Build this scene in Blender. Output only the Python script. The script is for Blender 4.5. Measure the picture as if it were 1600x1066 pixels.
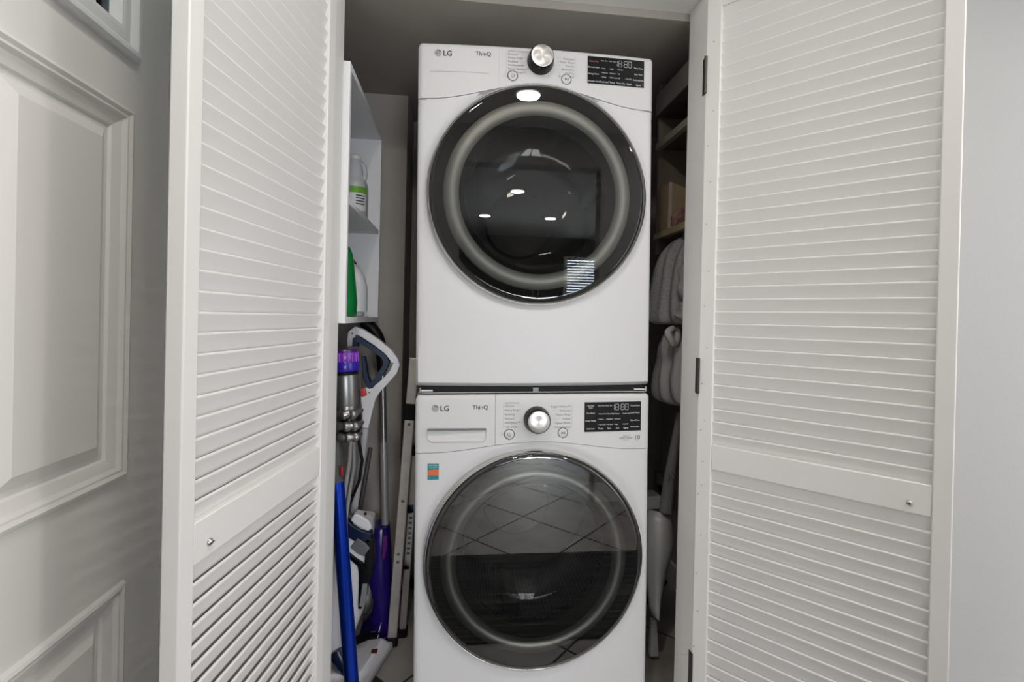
import bpy, bmesh, math, random
from mathutils import Vector, Matrix
random.seed(7)
for o in list(bpy.data.objects): bpy.data.objects.remove(o, do_unlink=True)
scene = bpy.context.scene
COL = scene.collection
# ------------------------------------------------------------------ camera
FPX, CYP, PITCH, ROLL, YAW, CAMH = 770.4, 501.5, -0.0047, -0.0228, math.radians(6.3), 1.2
cam_d = bpy.data.cameras.new('camera'); cam = bpy.data.objects.new('camera', cam_d); COL.objects.link(cam)
cam_d.sensor_fit = 'HORIZONTAL'; cam_d.sensor_width = 36.0
cam_d.lens = FPX / 1600 * 36.0
cam_d.shift_y = -(533 - CYP) / 1600
cam_d.clip_start = 0.01
_ct, _st = math.cos(YAW), math.sin(YAW)
def _h(x, y, z): return Vector((x * _ct + y * _st, -x * _st + y * _ct, z))
_r0 = _h(1, 0, 0); _f0 = _h(0, math.cos(PITCH), math.sin(PITCH)); _u0 = _h(0, -math.sin(PITCH), math.cos(PITCH))
_right = _r0 * math.cos(ROLL) - _u0 * math.sin(ROLL)
_up = _r0 * math.sin(ROLL) + _u0 * math.cos(ROLL)
m = Matrix.Identity(4)
for i in range(3):
    m[i][0] = _right[i]; m[i][1] = _up[i]; m[i][2] = -_f0[i]
m[2][3] = CAMH
cam.matrix_world = m
scene.camera = cam
def ray(px, py):
    return _f0 + _right * ((px - 800) / FPX) + _up * ((CYP - py) / FPX)
def at(px, py, y):
    d = ray(px, py); p = d * (y / d.y); p.z += CAMH; return p
def atx(px, py, x):
    d = ray(px, py); p = d * (x / d.x); p.z += CAMH; return p
def atz(px, py, z):
    d = ray(px, py); p = d * ((z - CAMH) / d.z); p.z += CAMH; return p
# ------------------------------------------------------------------ world, exposure
w = bpy.data.worlds.new('daylight'); scene.world = w; w.use_nodes = True
w.node_tree.nodes['Background'].inputs[0].default_value = (0.97, 0.985, 1.0, 1)
w.node_tree.nodes['Background'].inputs[1].default_value = 2.7
vs = scene.view_settings
vs.view_transform = 'Standard'; vs.look = 'None'; vs.gamma = 1.0; vs.use_curve_mapping = False
vs.exposure = -0.20
CEIL = 2.44
DOWNLIGHTS = [(0.36, 0.05, 3.0), (1.40, 0.20, 13.0), (-0.06, 0.30, 7.0)]      # hall downlights: x, y, watts; the last is an added fill lamp
# ------------------------------------------------------------------ materials
MATS = {}
def mat(name, col, rough=0.5, metal=0.0, spec=0.5, bump=0.0, bscale=200.0, var=0.0, vscale=8.0, coat=0.0, aniso=0.0, emit=None, es=0.0):
    if name in MATS: return MATS[name]
    M = bpy.data.materials.new(name); M.use_nodes = True; nt = M.node_tree; b = nt.nodes['Principled BSDF']
    b.inputs['Base Color'].default_value = (*col, 1); b.inputs['Roughness'].default_value = rough
    b.inputs['Metallic'].default_value = metal; b.inputs['Specular IOR Level'].default_value = spec
    b.inputs['Coat Weight'].default_value = coat; b.inputs['Coat Roughness'].default_value = 0.08
    if emit: b.inputs['Emission Color'].default_value = (*emit, 1); b.inputs['Emission Strength'].default_value = es
    tc = nt.nodes.new('ShaderNodeTexCoord')
    if var > 0:
        n = nt.nodes.new('ShaderNodeTexNoise'); n.inputs['Scale'].default_value = vscale; n.inputs['Detail'].default_value = 5
        nt.links.new(tc.outputs['Object'], n.inputs['Vector'])
        r = nt.nodes.new('ShaderNodeMapRange'); r.inputs['To Min'].default_value = 1 - var; r.inputs['To Max'].default_value = 1 + var
        r.inputs['From Min'].default_value = 0.3; r.inputs['From Max'].default_value = 0.7
        nt.links.new(n.outputs['Fac'], r.inputs['Value'])
        mx = nt.nodes.new('ShaderNodeMix'); mx.data_type = 'RGBA'; mx.blend_type = 'MULTIPLY'; mx.inputs[0].default_value = 1
        mx.inputs[6].default_value = (*col, 1); nt.links.new(r.outputs['Result'], mx.inputs[7])
        nt.links.new(mx.outputs[2], b.inputs['Base Color'])
    if bump > 0:
        n = nt.nodes.new('ShaderNodeTexNoise'); n.inputs['Scale'].default_value = bscale; n.inputs['Detail'].default_value = 3
        nt.links.new(tc.outputs['Object'], n.inputs['Vector'])
        bp = nt.nodes.new('ShaderNodeBump'); bp.inputs['Strength'].default_value = bump; bp.inputs['Distance'].default_value = 0.002
        nt.links.new(n.outputs['Fac'], bp.inputs['Height']); nt.links.new(bp.outputs['Normal'], b.inputs['Normal'])
    if aniso > 0:
        b.inputs['Anisotropic'].default_value = aniso
        tg = nt.nodes.new('ShaderNodeTangent'); tg.direction_type = 'RADIAL'; tg.axis = 'Y'
        nt.links.new(tg.outputs['Tangent'], b.inputs['Tangent'])
    MATS[name] = M; return M
def glass(name, tint, ior=1.5, rough=0.0):
    M = bpy.data.materials.new(name); M.use_nodes = True; nt = M.node_tree
    for n in list(nt.nodes): nt.nodes.remove(n)
    out = nt.nodes.new('ShaderNodeOutputMaterial'); mx = nt.nodes.new('ShaderNodeMixShader')
    fr = nt.nodes.new('ShaderNodeFresnel'); fr.inputs['IOR'].default_value = ior
    t = nt.nodes.new('ShaderNodeBsdfTransparent'); t.inputs['Color'].default_value = (*tint, 1)
    g = nt.nodes.new('ShaderNodeBsdfGlossy'); g.inputs['Roughness'].default_value = rough
    nt.links.new(fr.outputs[0], mx.inputs[0]); nt.links.new(t.outputs[0], mx.inputs[1]); nt.links.new(g.outputs[0], mx.inputs[2])
    nt.links.new(mx.outputs[0], out.inputs['Surface'])
    MATS[name] = M; return M
WHITE_DOOR = mat('white_louver_paint', (0.80, 0.79, 0.775), 0.45, bump=0.05, bscale=60)
WHITE_TRIM = mat('white_trim_paint', (0.86, 0.86, 0.835), 0.45, bump=0.06, bscale=40)
WALL_P = mat('pale_wall_paint', (0.475, 0.475, 0.475), 0.75, bump=0.15, bscale=120)
ENTRY = mat('entry_door_paint', (0.79, 0.78, 0.755), 0.42, bump=0.05, bscale=50)
CEIL_M = mat('white_ceiling_paint', (0.80, 0.80, 0.79), 0.9, bump=0.3, bscale=90)
TAUPE = mat('taupe_closet_paint', (0.40, 0.37, 0.335), 0.7, bump=0.15, bscale=110, var=0.05)
TILE = mat('stone_floor_tile', (0.42, 0.395, 0.36), 0.4, bump=0.1, bscale=60, var=0.25, vscale=6)
GROUT = mat('floor_grout', (0.04, 0.038, 0.035), 0.9)
APPL = mat('appliance_white_enamel', (0.63, 0.63, 0.645), 0.45, spec=0.5)
APPL2 = mat('appliance_panel_plastic', (0.62, 0.62, 0.625), 0.45)
SEAM = mat('seam_grey', (0.30, 0.30, 0.31), 0.6)
BLACK = mat('black_plastic', (0.007, 0.007, 0.008), 0.5, spec=0.2)
BLACKG = mat('black_gloss', (0.006, 0.006, 0.007), 0.22, spec=0.3)
CHROME = mat('chrome', (0.75, 0.74, 0.72), 0.16, metal=1.0)
BRUSHED = mat('brushed_steel_face', (0.62, 0.60, 0.58), 0.40, metal=1.0, aniso=0.85)
RINGG = mat('grey_door_ring_plastic', (0.92, 0.92, 0.86), 0.58, metal=0.55)
DKANN = mat('dark_door_trim', (0.012, 0.012, 0.012), 0.5, spec=0.2)
INK = mat('dark_ink', (0.06, 0.06, 0.065), 0.6)
INKG = mat('grey_ink', (0.20, 0.20, 0.205), 0.6)
WINK = mat('white_ink', (0.75, 0.76, 0.78), 0.5)
GINK = mat('dim_white_ink', (0.42, 0.43, 0.45), 0.5)
RINK = mat('dim_red_ink', (0.45, 0.20, 0.18), 0.5)
GLASS_D = glass('tinted_door_glass', (0.60, 0.60, 0.585), 1.70)
GLASS_W = glass('tinted_washer_glass', (0.52, 0.52, 0.505), 2.1)
GLASS_B = glass('clear_bowl_glass', (0.90, 0.91, 0.90), 1.5)
PANE = glass('window_pane_glass', (0.80, 0.93, 0.95), 1.5)
# perforated drum steel
DRUM = mat('perforated_drum_steel', (0.55, 0.55, 0.56), 0.3, metal=1.0)
nt = DRUM.node_tree; tc = nt.nodes['Texture Coordinate']; v = nt.nodes.new('ShaderNodeTexVoronoi'); v.voronoi_dimensions = '2D'; v.inputs['Scale'].default_value = 1.0
v.inputs['Randomness'].default_value = 0.0; nt.links.new(tc.outputs['UV'], v.inputs['Vector'])
cr = nt.nodes.new('ShaderNodeValToRGB'); cr.color_ramp.elements[0].position = 0.26; cr.color_ramp.elements[0].color = (0.01, 0.01, 0.01, 1)
cr.color_ramp.elements[1].position = 0.31; cr.color_ramp.elements[1].color = (0.50, 0.50, 0.505, 1)
nt.links.new(v.outputs['Distance'], cr.inputs['Fac']); nt.links.new(cr.outputs['Color'], nt.nodes['Principled BSDF'].inputs['Base Color'])
# striped mat
RUG = mat('striped_dark_rug', (0.03, 0.03, 0.032), 0.95, bump=0.6, bscale=300)
nt = RUG.node_tree; tc = nt.nodes['Texture Coordinate']; mp = nt.nodes.new('ShaderNodeMapping'); mp.inputs['Scale'].default_value = (1.2, 60, 1)
nz = nt.nodes.new('ShaderNodeTexNoise'); nz.inputs['Scale'].default_value = 1.6; nz.inputs['Detail'].default_value = 4
nt.links.new(tc.outputs['Object'], mp.inputs['Vector']); nt.links.new(mp.outputs[0], nz.inputs['Vector'])
cr = nt.nodes.new('ShaderNodeValToRGB'); cr.color_ramp.elements[0].position = 0.46; cr.color_ramp.elements[0].color = (0.012, 0.012, 0.014, 1)
cr.color_ramp.elements[1].position = 0.72; cr.color_ramp.elements[1].color = (0.16, 0.155, 0.15, 1)
nt.links.new(nz.outputs['Fac'], cr.inputs['Fac']); nt.links.new(cr.outputs['Color'], nt.nodes['Principled BSDF'].inputs['Base Color'])
# heather knit
KNIT = mat('heather_grey_knit', (0.36, 0.355, 0.345), 0.95, bump=0.8, bscale=700, var=0.22, vscale=160)
CLOTHM = mat('smooth_grey_cloth', (0.50, 0.495, 0.48), 0.85, bump=0.3, bscale=500, var=0.05, vscale=60)
# ------------------------------------------------------------------ mesh helpers
class MB:
    def __init__(s): s.v = []; s.f = []
    def add(s, vs_, fs):
        k = len(s.v); s.v += [tuple(p) for p in vs_]; s.f += [tuple(i + k for i in f) for f in fs]; return s
    def box(s, x0, x1, y0, y1, z0, z1):
        return s.add([(x0,y0,z0),(x1,y0,z0),(x1,y1,z0),(x0,y1,z0),(x0,y0,z1),(x1,y0,z1),(x1,y1,z1),(x0,y1,z1)],
                     [(0,3,2,1),(4,5,6,7),(0,1,5,4),(1,2,6,5),(2,3,7,6),(3,0,4,7)])
    def obox(s, p, q, wd, dp, ref=(0,1,0)):
        # bar from p to q with cross-section wd (sideways) x dp (along ref)
        p = Vector(p); q = Vector(q); t = (q - p).normalized(); r = Vector(ref); a = t.cross(r).normalized() * wd / 2; b = a.cross(t).normalized() * dp / 2
        vv = []
        for c in (p, q): vv += [c - a - b, c + a - b, c + a + b, c - a + b]
        return s.add(vv, [(0,3,2,1),(4,5,6,7),(0,1,5,4),(1,2,6,5),(2,3,7,6),(3,0,4,7)])
    def tube(s, pts, rad, seg=12, caps=True, closed=False):
        pts = [Vector(p) for p in pts]; n = len(pts)
        if not hasattr(rad, '__len__'): rad = [rad] * n
        rings = []; prev = None
        for i, p in enumerate(pts):
            a = pts[(i - 1) % n] if (closed or i > 0) else p; b = pts[(i + 1) % n] if (closed or i < n - 1) else p
            t = (b - a).normalized()
            if prev is None:
                r = Vector((0, 0, 1)) if abs(t.z) < 0.9 else Vector((1, 0, 0)); nrm = (r - t * r.dot(t)).normalized()
            else: nrm = (prev - t * prev.dot(t)).normalized()
            prev = nrm; bn = t.cross(nrm)
            rings.append([p + (nrm * math.cos(2*math.pi*k/seg) + bn * math.sin(2*math.pi*k/seg)) * rad[i] for k in range(seg)])
        k0 = len(s.v)
        for r in rings: s.v += [tuple(q) for q in r]
        m_ = n if closed else n - 1
        for i in range(m_):
            for k in range(seg):
                a = k0 + i*seg + k; b = k0 + i*seg + (k+1)%seg; c = k0 + ((i+1)%n)*seg + (k+1)%seg; d = k0 + ((i+1)%n)*seg + k
                s.f.append((a, b, c, d))
        if caps and not closed:
            s.f.append(tuple(k0 + k for k in range(seg))[::-1]); s.f.append(tuple(k0 + (n-1)*seg + k for k in range(seg)))
        return s
    def loft(s, secs, seg=24, e=2.5, caps=True):
        # secs: (center, half_x, half_y) horizontal super-ellipse sections, bottom to top
        k0 = len(s.v)
        for sec in secs:
            c, hx, hy = sec[:3]; ee = sec[3] if len(sec) > 3 else e
            for k in range(seg):
                a = 2*math.pi*k/seg; ca, sa = math.cos(a), math.sin(a)
                s.v.append((c[0] + hx*math.copysign(abs(ca)**(2/ee), ca), c[1] + hy*math.copysign(abs(sa)**(2/ee), sa), c[2]))
        n = len(secs)
        for i in range(n-1):
            for k in range(seg):
                s.f.append((k0+i*seg+k, k0+i*seg+(k+1)%seg, k0+(i+1)*seg+(k+1)%seg, k0+(i+1)*seg+k))
        if caps:
            s.f.append(tuple(k0+k for k in range(seg))[::-1]); s.f.append(tuple(k0+(n-1)*seg+k for k in range(seg)))
        return s
    def lathe_y(s, prof, cx=0, cz=0, seg=64, closed=False):
        # prof: (r, y) revolved about the local Y axis through (cx, cz)
        k0 = len(s.v); n = len(prof)
        for r, y in prof:
            for k in range(seg):
                a = 2*math.pi*k/seg; s.v.append((cx + r*math.cos(a), y, cz + r*math.sin(a)))
        for i in range(n if closed else n-1):
            for k in range(seg):
                j = (i+1) % n
                s.f.append((k0+i*seg+k, k0+i*seg+(k+1)%seg, k0+j*seg+(k+1)%seg, k0+j*seg+k))
        return s
    def lathe_z(s, prof, c=(0,0,0), seg=32, cap=True):
        k0 = len(s.v); n = len(prof)
        for r, z in prof:
            for k in range(seg):
                a = 2*math.pi*k/seg; s.v.append((c[0]+r*math.cos(a), c[1]+r*math.sin(a), c[2]+z))
        for i in range(n-1):
            for k in range(seg):
                s.f.append((k0+i*seg+k, k0+i*seg+(k+1)%seg, k0+(i+1)*seg+(k+1)%seg, k0+(i+1)*seg+k))
        if cap:
            s.f.append(tuple(k0+k for k in range(seg))[::-1]); s.f.append(tuple(k0+(n-1)*seg+k for k in range(seg)))
        return s
    def prism_y(s, poly, y0, y1):
        # polygon in x,z (front view) pushed from y0 to y1
        n = len(poly); k0 = len(s.v)
        s.v += [(x, y0, z) for x, z in poly] + [(x, y1, z) for x, z in poly]
        s.f.append(tuple(range(k0, k0+n))); s.f.append(tuple(range(k0+2*n-1, k0+n-1, -1)))
        for i in range(n): j = (i+1) % n; s.f.append((k0+i, k0+n+i, k0+n+j, k0+j))
        return s
    def prism_z(s, poly, z0, z1):
        n = len(poly); k0 = len(s.v)
        s.v += [(x, y, z0) for x, y in poly] + [(x, y, z1) for x, y in poly]
        s.f.append(tuple(range(k0+n-1, k0-1, -1))); s.f.append(tuple(range(k0+n, k0+2*n)))
        for i in range(n): j = (i+1) % n; s.f.append((k0+i, k0+j, k0+n+j, k0+n+i))
        return s
    def band(s, path, hw, y0, y1, closed=False):
        # a flat band following a front-view path (x,z), half width hw, pushed from y0 to y1
        n = len(path); P = [Vector((p[0], p[1])) for p in path]
        if not hasattr(hw, '__len__'): hw = [hw]*n
        k0 = len(s.v)
        for i in range(n):
            a = P[(i-1)%n] if (closed or i > 0) else P[i]; b = P[(i+1)%n] if (closed or i < n-1) else P[i]
            t1 = (P[i]-a); t2 = (b-P[i])
            t1 = t1.normalized() if t1.length > 0 else t2.normalized(); t2 = t2.normalized() if t2.length > 0 else t1
            t = (t1+t2).normalized(); nr = Vector((-t.y, t.x)); sc = min(1/max(0.45, nr.dot(Vector((-t1.y, t1.x)))), 1.8)
            l = P[i] + nr*hw[i]*sc; r = P[i] - nr*hw[i]*sc
            s.v += [(l.x, y0, l.y), (r.x, y0, r.y), (r.x, y1, r.y), (l.x, y1, l.y)]
        for i in range(n if closed else n-1):
            a = k0+4*i; b = k0+4*((i+1)%n)
            for q in range(4): s.f.append((a+q, a+(q+1)%4, b+(q+1)%4, b+q))
        if not closed:
            s.f.append((k0+3, k0+2, k0+1, k0)); e_ = k0+4*(n-1); s.f.append((e_, e_+1, e_+2, e_+3))
        return s
    def mesh(s, name):
        me = bpy.data.meshes.new(name); me.from_pydata(s.v, [], s.f)
        bm = bmesh.new(); bm.from_mesh(me); bmesh.ops.recalc_face_normals(bm, faces=bm.faces); bm.to_mesh(me); bm.free(); return me
    def build(s, name, material, parent=None, smooth=None, bevel=0, bseg=2, sub=0):
        me = s.mesh(name); return mk(name, me, material, parent, smooth, bevel, bseg, sub)
def mk(name, me, material, parent=None, smooth=None, bevel=0, bseg=2, sub=0):
    o = bpy.data.objects.new(name, me); COL.objects.link(o)
    if len(me.materials) == 0: me.materials.append(material)
    if parent is not None: o.parent = parent
    if smooth is not None:
        for p in me.polygons: p.use_smooth = True
        if smooth < 180: me.set_sharp_from_angle(angle=math.radians(smooth))
    if sub:
        md = o.modifiers.new('sub', 'SUBSURF'); md.levels = sub; md.render_levels = sub
    if bevel > 0:
        md = o.modifiers.new('bevel', 'BEVEL'); md.width = bevel; md.segments = bseg; md.limit_method = 'ANGLE'; md.angle_limit = math.radians(35)
        for p in me.polygons: p.use_smooth = True
        me.set_sharp_from_angle(angle=math.radians(50))
    return o
def thing(name, label, cat, loc=(0,0,0), group=None):
    o = bpy.data.objects.new(name, None); COL.objects.link(o); o.location = loc; o.empty_display_size = 0.05
    o['label'] = label; o['category'] = cat
    if group: o['group'] = group
    return o
def tag(o, label, cat, group=None):
    o['label'] = label; o['category'] = cat
    if group: o['group'] = group
    return o
def struct(o, label=None, cat=None):
    o['kind'] = 'structure'
    if label: o['label'] = label
    if cat: o['category'] = cat
    return o
def loc(path, root):       # world points into a root's local frame (unrotated roots)
    return [Vector(p) - Vector(root.location) for p in path]
def text_mesh(body, size, align='LEFT', spacing=1.0, extrude=0.0, bold=0.0):
    c = bpy.data.curves.new('t', 'FONT'); c.body = body; c.size = size; c.align_x = align; c.space_line = spacing; c.resolution_u = 2
    c.extrude = extrude; c.offset = bold
    o = bpy.data.objects.new('t', c); COL.objects.link(o)
    bpy.context.view_layer.update()
    me = bpy.data.meshes.new_from_object(o.evaluated_get(bpy.context.evaluated_depsgraph_get()))
    bpy.data.objects.remove(o, do_unlink=True); bpy.data.curves.remove(c)
    me.materials.clear()
    return me
def text_part(name, body, size, x, z, material, parent, surf, align='LEFT', spacing=1.0, bold=0.0, off=0.0005):
    me = text_mesh(body, size, align, spacing, 0.0, bold)
    for v_ in me.vertices:
        X = v_.co.x + x; Z = v_.co.y + z; v_.co = (X, surf(X, Z) - off, Z)
    return mk(name, me, material, parent)
def merged(parts):        # join several MBs
    b = MB()
    for p in parts: b.add(p.v, p.f)
    return b
# ------------------------------------------------------------------ structure: floor
WX0, WX1 = -0.325, 0.662           # closet opening
YF, YB, HEAD = 1.295, 1.395, 2.112  # closet front wall: front, back, head height
CL, CR, CB, CC = -0.62, 1.00, 2.30, 2.09
XL = -0.64                          # face of the entry door
fl = struct(MB().box(-0.8, 4.2, -4.6, 2.5, -0.05, 0.0).build('floor', GROUT), 'grey stone tile floor laid diagonally with dark grout', 'floor')
tb = MB(); tsz = 0.425
h_ = (tsz - 0.009) / 2
tb.prism_z([(h_,0.0),(0,h_),(-h_,0),(0,-h_)] if False else [(-h_,-h_),(h_,-h_),(h_,h_),(-h_,h_)], 0.0002, 0.003)
tme = tb.mesh('tile'); tme.materials.append(TILE)
nt_ = 0
for i in range(-14, 15):
    for j in range(-14, 15):
        x = (i - j) * tsz * 0.70711 + 0.42; y = (i + j) * tsz * 0.70711 + 0.1
        if -0.45 < x < 2.9 and -2.2 < y < 2.15:
            o = bpy.data.objects.new('tile', tme); COL.objects.link(o); o.parent = fl; o.location = (x, y, 0); o.rotation_euler = (0, 0, math.radians(45)); nt_ += 1
# front wall with the closet opening
b = MB(); b.box(-0.8, WX0-0.018, YF, YB, 0, CEIL); b.box(WX1+0.018, 2.4, YF, YB, 0, CEIL); b.box(WX0-0.018, WX1+0.018, YF, YB, HEAD+0.018, CEIL)
struct(b.build('wall_front', WALL_P), 'pale painted wall beside the louvered closet', 'wall')
jb = struct(MB().box(WX0-0.018, WX0, YF-0.004, YB+0.002, 0, HEAD).build('trim_1', WHITE_TRIM, bevel=0.002), 'white closet jamb beside the shelf cabinet', 'trim')
jr = struct(MB().box(WX1, WX1+0.018, YF-0.004, YB+0.002, 0, HEAD).build('trim_2', WHITE_TRIM, bevel=0.002), 'white closet jamb beside the hanging grey clothes', 'trim')
jh = struct(MB().box(WX0-0.018, WX1+0.018, YF-0.004, YB+0.002, HEAD, HEAD+0.018).build('trim_3', WHITE_TRIM), 'white closet head jamb above the dryer', 'trim')
# left wall around the entry door
b = MB(); b.box(-0.80, XL-0.012, 1.165, YF, 0, CEIL); b.box(-0.80, XL-0.012, -0.5, 0.24, 0, CEIL); b.box(-0.80, XL-0.012, 0.24, 1.165, 2.06, CEIL)
struct(b.build('wall_left', WALL_P), 'pale wall holding the entry door', 'wall')
# closet shell
struct(MB().box(CL-0.05, CL, YB+0.003, CB, 0, CC).build('wall_closet_left', TAUPE), 'taupe closet side wall behind the white shelf cabinet', 'wall')
struct(MB().box(CR, CR+0.05, YB+0.003, CB, 0, CC).build('wall_closet_right', TAUPE), 'taupe closet side wall behind the wooden shelves', 'wall')
struct(MB().box(CL-0.05, CR+0.05, CB, CB+0.05, 0, CC).build('wall_closet_back', TAUPE), 'taupe closet back wall behind the appliances', 'wall')
struct(MB().box(CL-0.05, CR+0.05, YB+0.003, CB+0.05, CC, CC+0.04).build('ceiling_closet', TAUPE), 'dark taupe closet ceiling over the dryer', 'ceiling')
struct(MB().box(CL+0.001, -0.218, 2.03, CB-0.001, 0.001, CC-0.001).build('wall_closet_chase', TAUPE), 'taupe boxed-out corner behind the white shelf cabinet', 'wall')
struct(MB().box(CR-0.014, CR-0.001, 1.41, CB-0.002, 0.004, 0.11).build('baseboard_closet_right', WHITE_TRIM, bevel=0.003), 'white baseboard along the right closet wall', 'baseboard')
struct(MB().box(CL+0.002, -0.224, 2.016, 2.029, 0.004, 0.11).build('baseboard_closet_left', WHITE_TRIM, bevel=0.003), 'white baseboard at the foot of the boxed-out closet corner', 'baseboard')
struct(MB().box(WX1+0.10, 2.4, YF-0.014, YF-0.001, 0.004, 0.11).build('baseboard_front', WHITE_TRIM, bevel=0.003), 'white baseboard along the pale hall wall', 'baseboard')
# hall ceiling, wall opposite the closet (seen only in the door glass) and the kitchen beyond it
struct(MB().box(-0.8, 2.4, -4.6, YB, CEIL, CEIL+0.05).build('ceiling_hall', CEIL_M), 'white hall and kitchen ceiling with downlights', 'ceiling')
OX0, OX1, OY = 0.0, 0.92, -0.42
b = MB(); b.box(-0.8, OX0, OY-0.12, OY, 0, CEIL); b.box(OX1, 1.75, OY-0.12, OY, 0, CEIL); b.box(OX0, OX1, OY-0.12, OY, 2.2, CEIL)
struct(b.build('wall_opposite', WALL_P), 'pale wall with an opening to the kitchen', 'wall')
struct(MB().box(OX1, 1.75, OY, OY+0.014, 0.004, 0.13).build('baseboard_opposite_right', WHITE_TRIM, bevel=0.003), 'white baseboard right of the kitchen opening', 'baseboard')
struct(MB().box(-0.62, OX0, OY, OY+0.014, 0.004, 0.13).build('baseboard_opposite_left', WHITE_TRIM, bevel=0.003), 'white baseboard left of the kitchen opening', 'baseboard')
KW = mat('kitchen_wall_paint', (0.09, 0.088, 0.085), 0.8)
KC = mat('dark_cabinet_wood', (0.035, 0.028, 0.024), 0.35, var=0.2, vscale=20)
struct(MB().box(-0.8, 4.2, -4.65, -4.6, 0, CEIL).build('wall_kitchen_back', KW), 'grey kitchen wall behind the dark cabinets', 'wall')
struct(MB().box(-0.85, -0.8, -4.65, -0.54, 0, CEIL).build('wall_kitchen_left', KW), 'grey kitchen side wall', 'wall')
DLM = mat('downlight_lens', (0.9, 0.9, 0.88), 0.5, emit=(1.0, 0.95, 0.88), es=9.0)
def downlight(x, y, watts, label):
    t = thing('recessed_downlight', label, 'ceiling light', (x, y, CEIL))
    MB().lathe_z([(0.066, -0.001), (0.088, -0.001), (0.084, -0.008), (0.068, -0.005)], cap=False).build('trim_ring', WHITE_TRIM, t, smooth=40)
    MB().lathe_z([(0.067, -0.003), (0.0671, -0.0055)]).build('lens', DLM, t)
    if watts:
        ld = bpy.data.lights.new('downlight_lamp', 'AREA'); ld.shape = 'DISK'; ld.size = 0.13; ld.energy = watts; ld.color = (1.0, 0.93, 0.85)
        lo = bpy.data.objects.new('downlight_lamp', ld); COL.objects.link(lo); lo.parent = t; lo.location = (0, 0, -0.012)
downlight(*DOWNLIGHTS[0], 'recessed downlight over the hall, mirrored at the top of the dryer door')
downlight(*DOWNLIGHTS[1], 'recessed downlight over the hall nearest the open right louver door')
downlight(*DOWNLIGHTS[2], 'added fill downlight over the hall nearest the entry door')  # unseen lamp, added to lift the shaded side
downlight(0.55, -2.0, 3.0, 'recessed kitchen downlight nearest the hall opening')
downlight(0.30, -3.2, 3.0, 'recessed kitchen downlight nearest the dark cabinets')
downlight(1.10, -3.2, 3.0, 'recessed kitchen downlight nearest the window')
# ------------------------------------------------------------------ entry door in the left wall
ed = struct(thing('door_1', 'pale grey panelled entry door with a glazed top light', 'door', (XL, 0, 0)))
def ring_rect(b, y0, y1, z0, z1, prof):
    # picture-frame moulding: prof = list of (inset, x) from outside to inside
    k0 = len(b.v); n = len(prof)
    for ins, x in prof:
        b.v += [(x, y0+ins, z0+ins), (x, y1-ins, z0+ins), (x, y1-ins, z1-ins), (x, y0+ins, z1-ins)]
    for i in range(n-1):
        for k in range(4):
            b.f.append((k0+4*i+k, k0+4*i+(k+1)%4, k0+4*i+4+(k+1)%4, k0+4*i+4+k))
    return b
PY0, PY1 = 0.715, 1.041
DY0, DY1 = 0.245, 1.16
LZ0, LZ1 = 1.683, 1.99
def slab(b, y0, y1, z0, z1): b.box(-0.045, 0, y0, y1, z0, z1)
b = MB()
PL0, PL1 = DY0 + (DY1 - PY1), DY0 + (DY1 - PY1) + (PY1 - PY0)
slab(b, DY0, PL0, 0.01, 2.05); slab(b, PY1, DY1, 0.01, 2.05); slab(b, PL1, PY0, 0.01, 1.62)
for (y0, y1) in ((PL0, PL1), (PY0, PY1)):
    slab(b, y0, y1, 0.01, 0.20); slab(b, y0, y1, 0.672, 0.873); slab(b, y0, y1, 1.588, 1.683)
slab(b, PL1, PY0, 1.62, 1.683); slab(b, PL0, PY1, 1.99, 2.05)
b.build('door_slab', ENTRY, ed)
prof = [(0.0, 0.0), (0.004, 0.007), (0.010, 0.009), (0.016, 0.005), (0.020, 0.005), (0.026, -0.002), (0.044, -0.008), (0.047, -0.013), (0.056, -0.013), (0.078, -0.001), (0.081, -0.001)]
for (y0, y1) in ((PL0, PL1), (PY0, PY1)):
    for (z0, z1) in ((0.20, 0.672), (0.873, 1.588)):
        b = ring_rect(MB(), y0, y1, z0, z1, prof); k = len(b.v); b.f.append((k-4, k-3, k-2, k-1))
        b.build('raised_panel', ENTRY, ed)
b = ring_rect(MB(), PL0, PY1+0.004, LZ0, LZ1, [(0.0, -0.003), (0.0, 0.010), (0.006, 0.016), (0.014, 0.016), (0.024, 0.006), (0.040, 0.008), (0.048, 0.007), (0.056, -0.012), (0.056, -0.045)])
b.build('light_frame', mat('white_frame_plastic', (0.80, 0.81, 0.81), 0.35), ed)
MB().box(-0.014, -0.011, PL0+0.052, PY1-0.052, LZ0+0.052, LZ1-0.052).build('pane', PANE, ed)
for yy in (0.935, 0.950):
    MB().box(-0.020, -0.009, yy-0.0025, yy+0.0025, LZ0+0.052, LZ1-0.052).build('glazing_bar', mat('white_frame_plastic', (0.8,0.8,0.8)), ed)
MB().box(-0.024, -0.019, 0.962, PY1-0.05, LZ0+0.052, LZ1-0.052).build('dark_edge', BLACK, ed)
ext = struct(MB().box(-2.6, -2.5, -1.5, 4.0, 0.0, 3.4).build('wall_exterior', mat('exterior_teal_wall', (0.22, 0.50, 0.58), 0.8, var=0.4, vscale=3)), 'teal exterior wall seen through the entry door glass', 'wall')
struct(MB().box(XL-0.012, XL+0.006, 1.165, 1.235, 0.0, 2.12).build('trim_4', WHITE_TRIM, bevel=0.003), 'white casing beside the entry door', 'trim')
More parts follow.
